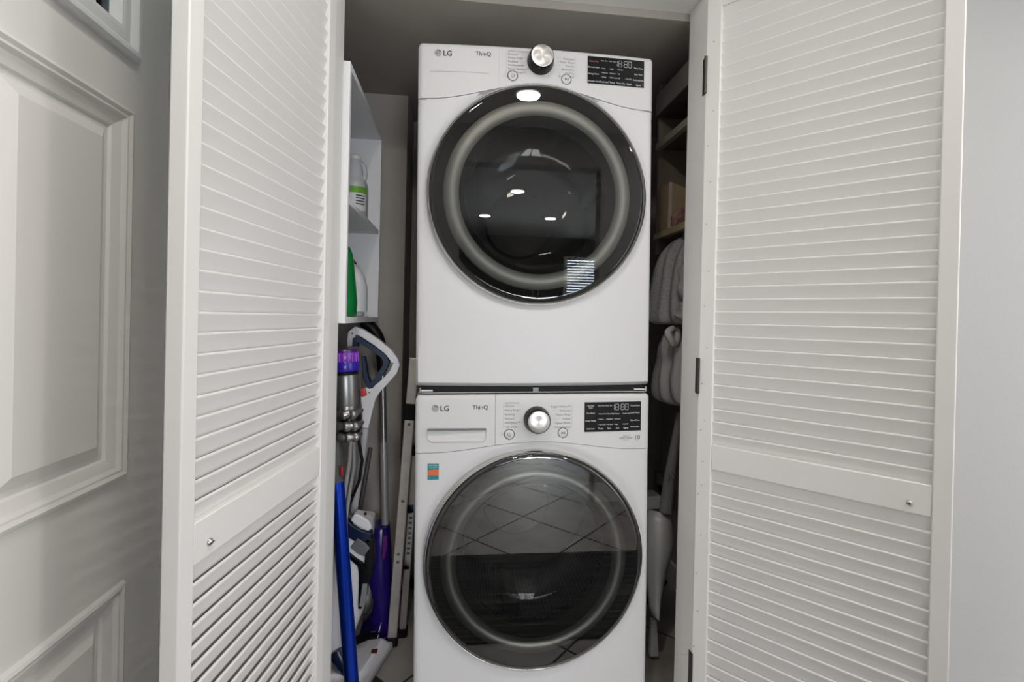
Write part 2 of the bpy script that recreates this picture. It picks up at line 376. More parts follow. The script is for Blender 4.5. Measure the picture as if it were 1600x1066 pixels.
# ------------------------------------------------------------------ louver doors
U = 0.033
def louver_leaf(name, label, hinge, tip, side, nails):
    hx, hy = hinge; L = math.hypot(tip[0]-hx, tip[1]-hy)
    t = thing(name, label, 'closet door', (hx, hy, 0)); t.rotation_euler = (0, 0, math.atan2(tip[1]-hy, tip[0]-hx))
    T = 0.0285; S = side               # thickness runs to S * +y in the leaf's frame
    sw0, sw1 = 0.040, 0.033            # hinge stile, free stile
    def bx(x0, x1, d0, d1, z0, z1): return MB().box(x0, x1, min(S*d0, S*d1), max(S*d0, S*d1), z0, z1)
    Z0, Z1 = 0.018, 2.095
    a = bx(0, sw0, 0, T, Z0, Z1).build('hinge_stile', WHITE_DOOR, t, bevel=0.0025)
    c = bx(L-sw1, L, 0, T, Z0, Z1).build('free_stile', WHITE_DOOR, t, bevel=0.0025)
    bx(sw0, L-sw1, 0.001, T-0.001, 2.052, Z1).build('top_rail', WHITE_DOOR, t)
    bx(sw0, L-sw1, 0.001, T-0.001, Z0, 0.105).build('bottom_rail', WHITE_DOOR, t)
    mr = bx(sw0, L-sw1, 0.0015, T-0.001, 0.805, 0.872).build('middle_rail', WHITE_DOOR, t, bevel=0.002)
    # slat: edge on the visible face is high, the far edge low
    x0, x1 = sw0-0.004, L-sw1+0.004; th = 0.0056
    near = (0.0070, 0.0); far = (0.0195, -0.0348)
    dx, dz = far[0]-near[0], far[1]-near[1]; ln = math.hypot(dx, dz); nx_, nz_ = -dz/ln*th/2, dx/ln*th/2
    c_ = Vector((near[0], near[1]-0.002))
    prof = []
    for k in range(5):          # rounded nose
        a_ = math.pi*k/4
        px_, pz_ = math.cos(a_), math.sin(a_)
        prof.append((c_.x + nx_*px_ - dx/ln*th/2*pz_, c_.y + nz_*px_ - dz/ln*th/2*pz_))
    prof += [(far[0]-nx_, far[1]-nz_), (far[0]+nx_, far[1]+nz_)]
    n = len(prof); sb = MB()
    sb.v = [(x0, S*y, z) for y, z in prof] + [(x1, S*y, z) for y, z in prof]
    sb.f = [tuple(range(n)), tuple(range(2*n-1, n-1, -1))] + [(i, n+i, n+(i+1)%n, (i+1)%n) for i in range(n)]
    sme = sb.mesh('slat'); sme.materials.append(WHITE_DOOR)
    zs = [0.902 + U*i for i in range(36)] + [0.8065 - U*i for i in range(21)]
    for z in zs:
        o = bpy.data.objects.new('slat', sme); COL.objects.link(o); o.parent = t; o.location = (0, 0, z)
    return t, L, S
ll, LL, LS = louver_leaf('louver_door', 'white louvered closet door swung open beside the grey entry door', (-0.3214, 1.2955), (-0.4007, 0.775), -1, False)
rl, RL, RS = louver_leaf('louver_door', 'white louvered closet door swung open against the pale wall', (0.6600, 1.2885), (1.010, 0.896), 1, True)
def face_local(t, px, py, S):
    # hit of the pixel ray with the leaf's visible face, in the leaf's frame
    inv = (Matrix.Translation(t.location) @ t.rotation_euler.to_matrix().to_4x4()).inverted()
    o_ = inv @ Vector((0, 0, CAMH)); d = inv.to_3x3() @ ray(px, py); k = -o_.y / d.y; return o_ + d * k
def screw(t, px, py, S):
    p = face_local(t, px, py, S)
    b = MB().lathe_y([(0.0001, -S*0.0045), (0.0035, -S*0.004), (0.0062, -S*0.0015), (0.0065, S*0.003)], p.x, p.z, 20); b.build('knob_screw', CHROME, t, smooth=50)
    MB().box(p.x-0.005, p.x+0.005, min(-S*0.005, -S*0.0043), max(-S*0.005, -S*0.0043), p.z-0.0008, p.z+0.0008).build('screw_slot', BLACK, t)
screw(ll, 328, 847, LS); screw(rl, 1421, 786, RS)
nm = None
for px, py in [(1115.5,65),(1115,173),(1106,228),(1110,284),(1104,350),(1107,424),(1101,478),(1104.5,544),(1097,600),(1101,657),(1095,672),(1098,721),(1096,758),(1091,772),(1095,836),(1088,896),(1090,955),(1084,1010)]:
    p = face_local(rl, px, py, RS)
    MB().lathe_y([(0.0001, -RS*0.0004), (0.0016, -RS*0.0004), (0.0017, RS*0.0005)], p.x, p.z, 8).build('nail_head', mat('nail_grey', (0.28, 0.26, 0.24), 0.6), rl)
for (y0, y1) in ((96, 151), (559, 614), (1017, 1066)):
    q0 = atx(1099 - 12*(y0/580), y0, 0.6608); q1 = atx(1099 - 12*(y0/580), y1, 0.6608)
    hz0, hz1 = q1.z, q0.z
    if y0 > 1000: hz0 = hz1 - 0.1
    o = MB().tube([(0.6585, 1.2862, hz0), (0.6585, 1.2862, hz1)], 0.0042, 10).build('hinge_knuckle', mat('dark_hinge_metal', (0.05, 0.05, 0.045), 0.4, metal=0.6), None)
    o.parent = rl; o.matrix_parent_inverse = (Matrix.Translation(rl.location) @ rl.rotation_euler.to_matrix().to_4x4()).inverted()
    o2 = MB().box(0.6600, 0.6617, 1.288, 1.305, hz0, hz1).build('hinge_plate', mat('dark_hinge_metal', (0.05,0.05,0.05)), None)
    o2.parent = rl; o2.matrix_parent_inverse = o.matrix_parent_inverse
# ------------------------------------------------------------------ washer and dryer
def drum_uv(root, dz):
    o = [c for c in root.children if c.name.startswith('drum') and 'lifter' not in c.name][0]; me = o.data
    uv = me.uv_layers.new(name='UVMap')
    for p in me.polygons:
        a0 = None
        for li in p.loop_indices:
            co = me.vertices[me.loops[li].vertex_index].co; a = math.atan2(co.z-dz, co.x); r = math.hypot(co.x, co.z-dz)
            if a0 is None: a0 = a
            if a-a0 > math.pi: a -= 2*math.pi
            if a0-a > math.pi: a += 2*math.pi
            if abs(p.normal.y) < 0.6: uv.data[li].uv = (a*0.262/0.0125, co.y/0.0125)
            else: uv.data[li].uv = (co.x/0.02, (co.z-dz)/0.02)
W = 0.686; TILT = -0.0135
def make_appliance(kind):
    dry = kind == 'dryer'
    H = 0.968 if dry else 0.984
    R = 0.3115 if dry else 0.3125
    dz = 0.547 if dry else 0.511
    seam_e, seam_m = (H-0.158, H-0.108) if dry else (H-0.165, H-0.136)
    z0 = 1.007 if dry else 0.0
    root = thing('clothes_dryer' if dry else 'washing_machine',
                 'white front-load clothes dryer stacked on top of the washer' if dry else 'white front-load washing machine at the bottom of the stack',
                 'dryer' if dry else 'washer', (0.2425 + TILT*z0, 1.4085, z0))
    root.rotation_euler = (0, TILT, 0)
    B = 0.013; re = 0.014
    def base(x): return -B*(1-(2*x/W)**2)
    def surf(x, z):
        y = base(x); e = abs(x)-(W/2-re)
        if e > 0: y += re - math.sqrt(max(0, re*re-e*e))
        e = z-(H-0.012)
        if e > 0: y += 0.012 - math.sqrt(max(0, 0.012**2-min(e, 0.012)**2))
        return y
    def seam(x):
        u = abs(x)/(W/2); s_ = 0.5+0.5*math.cos(math.pi*min(1, u/0.93)); return seam_e+(seam_m-seam_e)*s_
    # cabinet body: open-front shell
    b = MB(); zb = 0.012 if not dry else 0.0
    hw = W/2-0.002
    b.add([(-hw,0.02,zb),(hw,0.02,zb),(hw,0.74,zb),(-hw,0.74,zb),(-hw,0.02,H-0.004),(hw,0.02,H-0.004),(hw,0.74,H-0.004),(-hw,0.74,H-0.004)],
          [(0,3,2,1),(4,5,6,7),(1,2,6,5),(2,3,7,6),(3,0,4,7)])
    b.build('body', APPL, root)
    # control panel
    Rc = 0.020
    xs = sorted(set([round(W/2*math.sin(math.pi/2*k/34), 5) for k in range(-34, 35)]))
    def ztop(x):
        e = abs(x)-(W/2-Rc); return H if e <= 0 else H-Rc+math.sqrt(max(0, Rc*Rc-e*e))
    rows = [0, .15, .3, .45, .6, .72, .8, .86, .9, .93, .955, .975, .99, 1.0]
    def panel(name, xa, xb, prnt, m_, off=0.0, gap=0.0011):
        X = [x for x in xs if xa < x < xb]; X = [xa]+X+[xb]; nx = len(X); nz = len(rows); b = MB()
        for r_ in rows:
            for x in X:
                zb_ = seam(x)+gap; zt = ztop(x); z = zb_+(zt-zb_)*r_; b.v.append((x, surf(x, z)-off, z))
        for j in range(nz-1):
            for i in range(nx-1): b.f.append((j*nx+i, j*nx+i+1, (j+1)*nx+i+1, (j+1)*nx+i))
        loop = list(range(nx)) + [j*nx+nx-1 for j in range(1, nz)] + [(nz-1)*nx+i for i in range(nx-2, -1, -1)] + [j*nx for j in range(nz-2, 0, -1)]
        k0 = len(b.v); b.v += [(b.v[i][0], max(b.v[i][1], 0)+0.03, b.v[i][2]) for i in loop]; n = len(loop)
        for i in range(n): b.f.append((loop[i], k0+i, k0+(i+1)%n, loop[(i+1)%n]))
        return b.build(name, m_, prnt, smooth=50)
    xd = -W/2+0.226          # drawer / panel division
    gp_ = 0.00012 if dry else 0.0007
    cp = panel('control_panel', xd+gp_, W/2, root, APPL2, 0.0010)
    dr = panel('blank_drawer_front' if dry else 'dispenser_drawer', -W/2, xd-gp_, root, APPL2, 0.0010)
    # dark joint behind the seams
    b = MB(); n = 60
    for k in range(n+1):
        x = -W/2+0.004+(W-0.008)*k/n; b.v += [(x, surf(x, 0.5)+0.002, seam(x)-0.006), (x, surf(x, 0.5)+0.002, seam(x)+0.006)]
    for k in range(n): b.f.append((2*k, 2*k+2, 2*k+3, 2*k+1))
    b.add([(xd-0.005, base(xd)+0.002, seam(xd)), (xd+0.005, base(xd)+0.002, seam(xd)), (xd+0.005, base(xd)+0.002, H-0.012), (xd-0.005, base(xd)+0.002, H-0.012)], [(0,1,2,3)])
    b.build('panel_joint', SEAM, root)
    # front panel with the round door hole
    Rh = R-0.012; zbot = 0.0 if dry else 0.03
    angs = [2*math.pi*k/144 for k in range(144)]
    for cx_, cz_ in ((W/2, zbot), (-W/2, zbot), (W/2, seam(W/2)), (-W/2, seam(W/2))): angs.append(math.atan2(cz_-dz, cx_) % (2*math.pi))
    angs = sorted(angs)
    def reach(a):
        ca, sa = math.cos(a), math.sin(a); r_ = 9
        if abs(ca) > 1e-6: r_ = min(r_, (W/2)/abs(ca))
        if sa < -1e-6: r_ = min(r_, (zbot-dz)/sa)
        lo, hi = 0, r_
        for _ in range(40):
            md = (lo+hi)/2
            if dz+md*sa > seam(md*ca)-0.0009: hi = md
            else: lo = md
        return lo
    b = MB(); na = len(angs); fr = [0, .06, .14, .24, .36, .5, .65, .8, .9, .96, 1.0]
    for q in fr:
        for a in angs:
            rr = reach(a); r_ = Rh+(rr-Rh)*q; x = r_*math.cos(a); z = dz+r_*math.sin(a)
            y = surf(x, z) if z < H-0.05 else base(x)
            dsh = max(0, min(1, (R+0.026-r_)/0.026)); y += 0.010*dsh*dsh*(3-2*dsh)
            e = (zbot+0.012)-z
            if e > 0: y += 0.012-math.sqrt(max(0, 0.012**2-min(e, 0.012)**2))
            b.v.append((x, y, z))
    for j in range(len(fr)-1):
        for i in range(na): b.f.append((j*na+i, j*na+(i+1)%na, (j+1)*na+(i+1)%na, (j+1)*na+i))
    k0 = len(b.v); o0 = (len(fr)-1)*na
    b.v += [(b.v[i][0], 0.05, b.v[i][2]) for i in range(na)] + [(b.v[o0+i][0], max(b.v[o0+i][1], 0)+0.03, b.v[o0+i][2]) for i in range(na)]
    for i in range(na):
        j = (i+1) % na; b.f.append((i, k0+i, k0+j, j)); b.f.append((o0+i, o0+j, k0+na+j, k0+na+i))
    b.build('front_panel', APPL, root, smooth=45)
    # ---- door
    yg = -0.034
    door = MB().lathe_y([(R-0.006, yg+0.016), (0.277, yg+0.018), (0.269, yg+0.026)], 0, dz, 96).build('door', DKANN, root, smooth=60)
    MB().lathe_y([(R-0.010, yg+0.030), (R+0.0, yg+0.030), (R+0.0035, yg+0.020), (R+0.003, yg+0.010), (R-0.001, yg+0.0065), (R-0.004, yg+0.009), (R-0.006, yg+0.016)], 0, dz, 96).build('door_bezel', CHROME, door, smooth=60)
    MB().lathe_y([(R-0.012, 0.03), (R-0.006, 0.0), (R-0.003, yg+0.028), (R-0.002, yg+0.018)], 0, dz, 96).build('door_rim', APPL, door, smooth=60)
    MB().lathe_y([(R-0.0035, yg+0.010), (R-0.006, yg+0.004), (R-0.010, yg+0.0010), (R-0.015, yg+0.0001), (R-0.017, yg), (R-0.019, yg), (0.2, yg), (0.1, yg), (0.0005, yg)], 0, dz, 96).build('door_glass', GLASS_D if dry else GLASS_W, door, smooth=60)
    MB().lathe_y([(0.273, yg+0.034), (0.270, yg+0.022), (0.265, yg+0.013), (0.257, yg+0.0065), (0.247, yg+0.004), (0.237, yg+0.0065), (0.229, yg+0.012), (0.226, yg+0.018)], 0, dz, 96).build('door_inner_ring', RINGG if dry else mat('dim_door_ring_plastic', (0.60, 0.60, 0.56), 0.4, metal=0.75), door, smooth=60)
    MB().lathe_y([(0.226, yg+0.018), (0.221, yg+0.026), (0.216, yg+0.035), (0.206, yg+0.055)], 0, dz, 96).build('door_inner_wall', mat('dark_inner_wall', (0.045, 0.045, 0.043), 0.4), door, smooth=60)
    MB().lathe_y([(0.207, yg+0.05), (0.199, yg+0.048), (0.196, yg+0.056), (0.184, yg+0.10), (0.172, yg+0.118), (0.150, yg+0.126), (0.08, yg+0.128), (0.0005, yg+0.128)], 0, dz, 96).build('door_bowl', GLASS_B, door, smooth=35)
    MB().lathe_y([(0.208, 0.012), (0.225, 0.03), (0.222, 0.06), (0.245, 0.075), (0.252, 0.095)], 0, dz, 72).build('gasket', mat('grey_gasket_rubber', (0.09, 0.09, 0.09), 0.6), root, smooth=60)
    MB().lathe_y([(0.232, 0.095), (0.262, 0.11), (0.262, 0.44)], 0, dz, 72).build('drum', DRUM if not dry else mat('dark_drum_steel', (0.025, 0.025, 0.026), 0.35, metal=1.0), root, smooth=40)
    drum_uv(root, dz)
    MB().lathe_y([(0.262, 0.44), (0.23, 0.455), (0.13, 0.450), (0.12, 0.438), (0.06, 0.440), (0.0005, 0.434)], 0, dz, 72).build('drum_back', mat('dark_drum_back', (0.10, 0.10, 0.102), 0.4, metal=0.9) if not dry else mat('black_drum_back', (0.02, 0.02, 0.02), 0.6), root, smooth=40)
    for k in range(3):
        a = math.radians(-100+120*k); c, s_ = math.cos(a), math.sin(a)
        p0 = Vector((c*0.255, 0.14, dz+s_*0.255)); p1 = Vector((c*0.255, 0.42, dz+s_*0.255))
        MB().tube([p0, p0.lerp(p1, 0.1), p0.lerp(p1, 0.9), p1], [0.012, 0.028, 0.024, 0.010], 12).build('drum_lifter', mat('lifter_plastic', (0.45, 0.45, 0.45), 0.4), root, smooth=60)
    # ---- knob
    kz = (H-0.033-0.003) if dry else (H-0.072)
    kx = 0.002
    if dry: kz = H-0.040
    ks = base(kx)-0.001
    kn = MB().lathe_y([(0.0385, ks+0.004), (0.0385, ks-0.004), (0.0365, ks-0.010), (0.0345, ks-0.030), (0.0325, ks-0.0335), (0.031, ks-0.0325)], kx, kz, 56).build('cycle_knob', BLACKG, root, smooth=50)
    MB().lathe_y([(0.0315, -0.0330), (0.031, -0.0345), (0.0295, -0.0350), (0.015, -0.0348), (0.0001, -0.0347)], 0, 0, 56).build('knob_face', BRUSHED, kn, smooth=50).location = (kx, ks, kz)
    # ---- buttons
    def button(name, x, z, play):
        y = base(x)-0.001
        b = MB()
        gaps = [(0, 360)] if (not dry and not play) else [(100, 238), (252, 360), (0, 84), (92, 98)]
        seg = []
        for g0, g1 in gaps:
            n = max(3, int((g1-g0)/8)); k0 = len(b.v)
            for k in range(n+1):
                a = math.radians(g0+(g1-g0)*k/n)
                for r_ in (0.0132, 0.0152): b.v.append((x+r_*math.cos(a), y-0.0006, z+r_*math.sin(a)))
            for k in range(n): b.f.append((k0+2*k, k0+2*k+1, k0+2*k+3, k0+2*k+2))
        bt = MB().lathe_y([(0.0128, y+0.001), (0.0125, y-0.0012), (0.0115, y-0.0018), (0.0001, y-0.0016)], x, z, 32).build(name, APPL2, root, smooth=50)
        b.build('button_ring', INK, bt)
        c = MB(); yy = y-0.0023
        if play:
            c.add([(x-0.004, yy, z+0.004), (x-0.004, yy, z-0.004), (x+0.0015, yy, z)], [(0,1,2)])
            for dx_ in (0.0025, 0.005): c.add([(x+dx_, yy, z-0.004), (x+dx_+0.0011, yy, z-0.004), (x+dx_+0.0011, yy, z+0.004), (x+dx_, yy, z+0.004)], [(0,1,2,3)])
        else:
            for k in range(16):
                a0 = math.radians(125+290*k/16); a1 = math.radians(125+290*(k+1)/16)
                c.add([(x+r_*math.cos(a), yy, z+r_*math.sin(a)) for a, r_ in ((a0,.0042),(a1,.0042),(a1,.0054),(a0,.0054))], [(0,1,2,3)])
            c.add([(x-0.0006, yy, z), (x+0.0006, yy, z), (x+0.0006, yy, z+0.006), (x-0.0006, yy, z+0.006)], [(0,1,2,3)])
        c.build('button_icon', INK, bt)
    bz = H-0.085 if dry else H-0.113
    button('power_button', -0.077, bz, False); button('play_pause_button', 0.078, bz-(0.001 if dry else -0.002), True)
    sf = lambda x, z: surf(x, z)-0.001
    # ---- logo, names
    lz = H-0.030 if dry else H-0.038
    b = MB(); lx, lr = -W/2+0.056, 0.0098
    b.lathe_y([(0.0001, 0), (lr, 0)], lx, lz, 28)
    b.v = [(x, sf(x, z)-0.0005, z) for x, _, z in b.v]
    lg = b.build('logo_disc', INKG, root)
    b = MB()
    for k in range(14):      # face arc of the emblem
        a0 = math.radians(10-260*k/14); a1 = math.radians(10-260*(k+1)/14)
        b.add([(lx+r_*math.cos(a), 0, lz+r_*math.sin(a)) for a, r_ in ((a0,.0065),(a1,.0065),(a1,.0078),(a0,.0078))], [(0,1,2,3)])
    for (x0,x1,zz0,zz1) in ((-.0008,.0006,-.0045,.005), (-.0008,.003,-.0045,-.0032), (-.0048,-.0030,.0018,.0036), (.0015,.0078,-.0007,.0006)):
        b.add([(lx+x0,0,lz+zz0),(lx+x1,0,lz+zz0),(lx+x1,0,lz+zz1),(lx+x0,0,lz+zz1)], [(0,1,2,3)])
    b.v = [(x, sf(x, z)-0.0009, z) for x, _, z in b.v]
    b.build('logo_face', APPL2, lg)
    text_part('logo_letters', 'LG', 0.021, lx+0.0135, lz-0.0075, INK, root, sf, bold=0.0005)
    text_part('model_lettering', 'ThinQ', 0.0168, xd-0.021, lz-0.003, INK, root, sf, 'RIGHT', bold=0.0002)
    # ---- cycle lists
    xl, xr = -0.091, 0.101
    if dry:
        lt = 'STEAM CYCLE/SENSOR DRY'; left = ['Normal', 'Heavy Duty', 'Bedding', 'Antibacterial', 'Steam Sanitary™', 'Steam Fresh™']; right = ['Delicates', 'Perm. Press', 'Towels', 'Speed Dry', 'Air Dry', 'Downloaded']
        zt = H-0.026; sp = 0.0102
    else:
        lt = 'SENSOR WASH'; left = ['Normal', 'Heavy Duty', 'Bedding', 'Sanitary', 'Allergiene™', 'Tub Clean']; right = ['Bright Whites™', 'Delicates', 'Perm. Press', 'Towels', 'Speed Wash', 'Downloaded']
        zt = H-0.034; sp = 0.0119
    b = MB()
    text_part('cycle_heading', lt, 0.0062, xl, zt+0.008, INKG, root, sf)
    for i in range(6):
        text_part('cycle_name', left[i], 0.0088, xl, zt-sp*i-0.001, INKG, root, sf)
        text_part('cycle_name', right[i], 0.0088, xr, zt-sp*i-0.004, INKG, root, sf, 'RIGHT')
        for (x0, x1, z_) in ((xl+0.036, xl+0.050, zt-sp*i+0.002), (xr-0.052, xr-0.040, zt-sp*i-0.001)):
            b.add([(x0, 0, z_), (x1, 0, z_), (x1, 0, z_+0.0006), (x0, 0, z_+0.0006)], [(0,1,2,3)])
    for x_ in (xl-0.004, xr+0.003):
        b.add([(x_, 0, zt-sp*5-0.002), (x_+0.0007, 0, zt-sp*5-0.002), (x_+0.0007, 0, zt+0.008), (x_, 0, zt+0.008)], [(0,1,2,3)])
    b.v = [(x, sf(x, z)-0.0005, z) for x, _, z in b.v]; b.build('cycle_guide_lines', mat('pale_ink', (0.42, 0.42, 0.43), 0.6), root)['kind'] = 'stuff'
    text_part('hold_note', '3s\nHold', 0.0062, -0.099, bz+0.003, mat('pale_ink', (0.4,0.4,0.4)), root, sf, 'CENTER')
    # ---- display
    dx0, dx1 = (0.1405, 0.3125) if dry else (0.142, 0.314)
    d1, d0 = (H-0.014, H-0.092) if dry else (H-0.024, H-0.110)
    b = MB(); n = 12
    for k in range(n+1):
        x = dx0+(dx1-dx0)*k/n
        for z, o_ in ((d0, 0.0008), (d0, -0.0016), (d1, -0.0016), (d1, 0.0008)): b.v.append((x, surf(x, 0.5)-0.001+o_, z))
    for k in range(n):
        for q in range(3): b.f.append((4*k+q, 4*k+4+q, 4*k+5+q, 4*k+1+q))
    b.f += [(0,1,2,3), (4*n, 4*n+3, 4*n+2, 4*n+1)]
    dp = b.build('display_panel', BLACKG, root)
    ds = lambda x, z: surf(x, 0.5)-0.0026
    # seven-segment digits 18:88
    sw = 0.0095; sh = 0.0085; b = MB()
    def segd(x, z, segs):
        t_ = 0.0013
        R_ = {'a': (x, x+sw, z+2*sh-t_/2, z+2*sh+t_/2), 'g': (x, x+sw, z+sh-t_/2, z+sh+t_/2), 'd': (x, x+sw, z-t_/2, z+t_/2),
              'f': (x-t_/2, x+t_/2, z+sh+.001, z+2*sh-.001), 'b': (x+sw-t_/2, x+sw+t_/2, z+sh+.001, z+2*sh-.001), 'e': (x-t_/2, x+t_/2, z+.001, z+sh-.001), 'c': (x+sw-t_/2, x+sw+t_/2, z+.001, z+sh-.001)}
        for s_ in segs:
            x0, x1, q0, q1 = R_[s_]; b.add([(x0, 0, q0), (x1, 0, q0), (x1, 0, q1), (x0, 0, q1)], [(0,1,2,3)])
    gx = dx0+0.0895; gz = d1-0.0235
    segd(gx-0.0098, gz, 'bc'); segd(gx+0.0035, gz, 'abcdefg'); segd(gx+0.0205, gz, 'abcdefg'); segd(gx+0.0335, gz, 'abcdefg')
    for q in (0.0045, 0.0125): b.add([(gx+0.0163, 0, gz+q-.0007), (gx+0.0177, 0, gz+q-.0007), (gx+0.0177, 0, gz+q+.0007), (gx+0.0163, 0, gz+q+.0007)], [(0,1,2,3)])
    b.v = [(x, ds(x, 0)-0.0002, z) for x, _, z in b.v]; b.build('display_digits', GINK, dp)
    def dt(body, x, z, size, al='LEFT', m_=WINK): text_part('display_text', body, size, dx0+x, d1-z, m_, dp, ds, al, off=0.0003)
    hh = d1-d0
    colL = [('Remote\nStart', 0.012), ('Pre-Wash', 0.034), ('Delay Wash', 0.056), ('Add Item', 0.079)] if not dry else [('Damp Dry', 0.016), ('Remote Start', 0.033), ('Energy Saver', 0.052), ('Wrinkle Care', 0.0735)]
    colR = [('TurboWash', 0.014), ('Cold Wash', 0.035), ('Extra Rinse', 0.057), ('Rinse+Spin', 0.076)] if not dry else [('More Time', 0.025), ('Less Time', 0.043), ('Reduce Static', 0.060), ('Signal', 0.0745)]
    for i, (s_, z) in enumerate(colL): dt(s_, 0.018, z, 0.0062, 'CENTER', RINK if (dry and i == 0) else WINK)
    for s_, z in colR: dt(s_, 0.154, z, 0.0062, 'CENTER')
    grid = [['• Extra Hot', '• Extra High', '• Heavy', '• Fresh Care'], ['• Warm', '• Medium', '• Normal', ''], ['• Tap Cold', '• No Spin', '• Light', '• On/Off']] if not dry else [['• Very', '• High', '• 60 min', ''], ['• Normal', '• Medium', '• 40', ''], ['• Damp', '• Ultra Low', '• 20', '• On/Off']]
    for r_ in range(3):
        for c_ in range(4):
            if grid[r_][c_]: dt(grid[r_][c_], 0.040+0.0245*c_, (0.036 if not dry else 0.034)+(0.0155 if not dry else 0.0125)*r_, 0.0052)
    names = ['Temp.', 'Spin', 'Soil', 'Signal'] if not dry else ['Dry Level', 'Temp.', 'Time Dry', 'Signal']
    for c_ in range(4): dt(names[c_], 0.049+0.0255*c_, 0.079 if not dry else 0.0735, 0.0068, 'CENTER')
    for c_ in range(4): dt('▪ ' if False else ('Sense', 'Wash', 'Rinse', 'Spin')[c_] if not dry else ('Steam', 'Dry', 'Cool', 'Lint')[c_], 0.045+0.0115*c_, 0.012, 0.0045, 'CENTER')
    if not dry:
        text_part('warranty_number', '10', 0.019, 0.3035, H-0.1365, INK, root, sf, 'CENTER')
        text_part('warranty_text', 'INVERTER', 0.0045, 0.268, H-0.127, INKG, root, sf, 'CENTER')
        text_part('warranty_text', 'DIRECT DRIVE', 0.0062, 0.268, H-0.1335, INK, root, sf, 'CENTER')
        text_part('warranty_text', 'MOTOR', 0.0045, 0.268, H-0.139, INKG, root, sf, 'CENTER')
        text_part('warranty_text', 'YEARS', 0.0032, 0.3035, H-0.1405, INKG, root, sf, 'CENTER')
        # dispenser handle recess
        hx0, hx1, hz1_, hz0_ = -W/2+0.034, -W/2+0.201, H-0.094, H-0.136
        def rpoly(x0, x1, z0_, z1_, r_):
            P = [(x1, z1_), (x0, z1_)]
            for k in range(7): a = math.pi+math.pi/2*k/6; P.append((x0+r_+r_*math.cos(a), z0_+r_+r_*math.sin(a)))
            for k in range(7): a = -math.pi/2+math.pi/2*k/6; P.append((x1-r_+r_*math.cos(a), z0_+r_+r_*math.sin(a)))
            return P
        P0 = rpoly(hx0, hx1, hz0_, hz1_, 0.018); P1 = rpoly(hx0+0.004, hx1-0.003, hz0_+0.012, hz1_-0.003, 0.012)
        b = MB(); n = len(P0)
        b.v = [(x, sf(x, z)-0.0003, z) for x, z in P0] + [(x, sf(x, z)-0.0035, z) for x, z in rpoly(hx0+0.001, hx1-0.001, hz0_+0.004, hz1_-0.001, 0.016)] + [(x, sf(x, z)-0.0012, z) for x, z in P1] 
        for q in (0, 1):
            for i in range(n): b.f.append((q*n+i, q*n+(i+1)%n, (q+1)*n+(i+1)%n, (q+1)*n+i))
        b.f.append(tuple(range(2*n, 3*n)))
        b.build('drawer_handle', APPL2, dr, smooth=40)
        b = MB(); b.box(hx0+0.003, hx1-0.002, base(-0.22)-0.010, base(-0.22)+0.004, hz1_-0.0055, hz1_-0.0005)
        b.build('handle_slot', mat('slot_shadow_grey', (0.16, 0.16, 0.17), 0.7), dr)
        # energy sticker
        s0, s1, t0, t1 = -W/2+0.036, -W/2+0.0675, H-0.240, H-0.1945
        st = MB()
        for k in range(2): x = (s0, s1)[k]; st.v += [(x, surf(x, .5)-0.0006, t0), (x, surf(x, .5)-0.0006, t1)]
        st.f = [(0, 2, 3, 1)]; st = st.build('sticker', mat('sticker_teal', (0.02, 0.20, 0.24), 0.5), root); st['label'] = 'teal and orange paper sticker'
        q = MB(); zc = (t0+t1)/2-0.002
        q.v = [(x, surf(x, .5)-0.0009, z) for x, z in ((s0, zc-.008), (s1, zc-.009), (s1, zc+.007), (s0+.02, zc+.009), (s0, zc+.005))]; q.f = [(0,1,2,3,4)]
        q.build('sticker_band', mat('sticker_orange', (0.62, 0.14, 0.05), 0.5), st)
        text_part('sticker_text', 'CERTIFIED', 0.0055, (s0+s1)/2, t1-0.0065, WINK, st, lambda x, z: surf(x, .5), 'CENTER', off=0.001)
        text_part('sticker_text', 'most efficient', 0.0042, (s0+s1)/2, t1-0.012, WINK, st, lambda x, z: surf(x, .5), 'CENTER', off=0.001)
        text_part('sticker_text', '•', 0.008, s0+0.006, t0+0.003, WINK, st, lambda x, z: surf(x, .5), 'CENTER', off=0.001)
        for fx in (-0.29, 0.29):
            for fy in (0.07, 0.66): MB().lathe_z([(0.024, 0.002), (0.024, 0.010), (0.012, 0.012), (0.012, 0.016)], (fx, fy, 0.004)).build('levelling_foot', BLACK, root)
        MB().box(-W/2+0.02, W/2-0.02, 0.012, 0.03, 0.012, 0.034).build('toe_strip', APPL, root)
    else:
        b = MB(); hx0, hx1 = -W/2+0.034, -W/2+0.199; n = 14
        for k in range(n+1):
            x = hx0+(hx1-hx0)*k/n; z = H-0.083+0.0016*math.sin(math.pi*k/n); b.v += [(x, sf(x, z)-0.0004, z), (x, sf(x, z)-0.0004, z+0.0015)]
        for k in range(n): b.f.append((2*k, 2*k+2, 2*k+3, 2*k+1))
        b.build('drawer_groove', mat('groove_grey', (0.42, 0.42, 0.43), 0.6), dr)
    return root
washer = make_appliance('washer')
dryer = make_appliance('dryer')
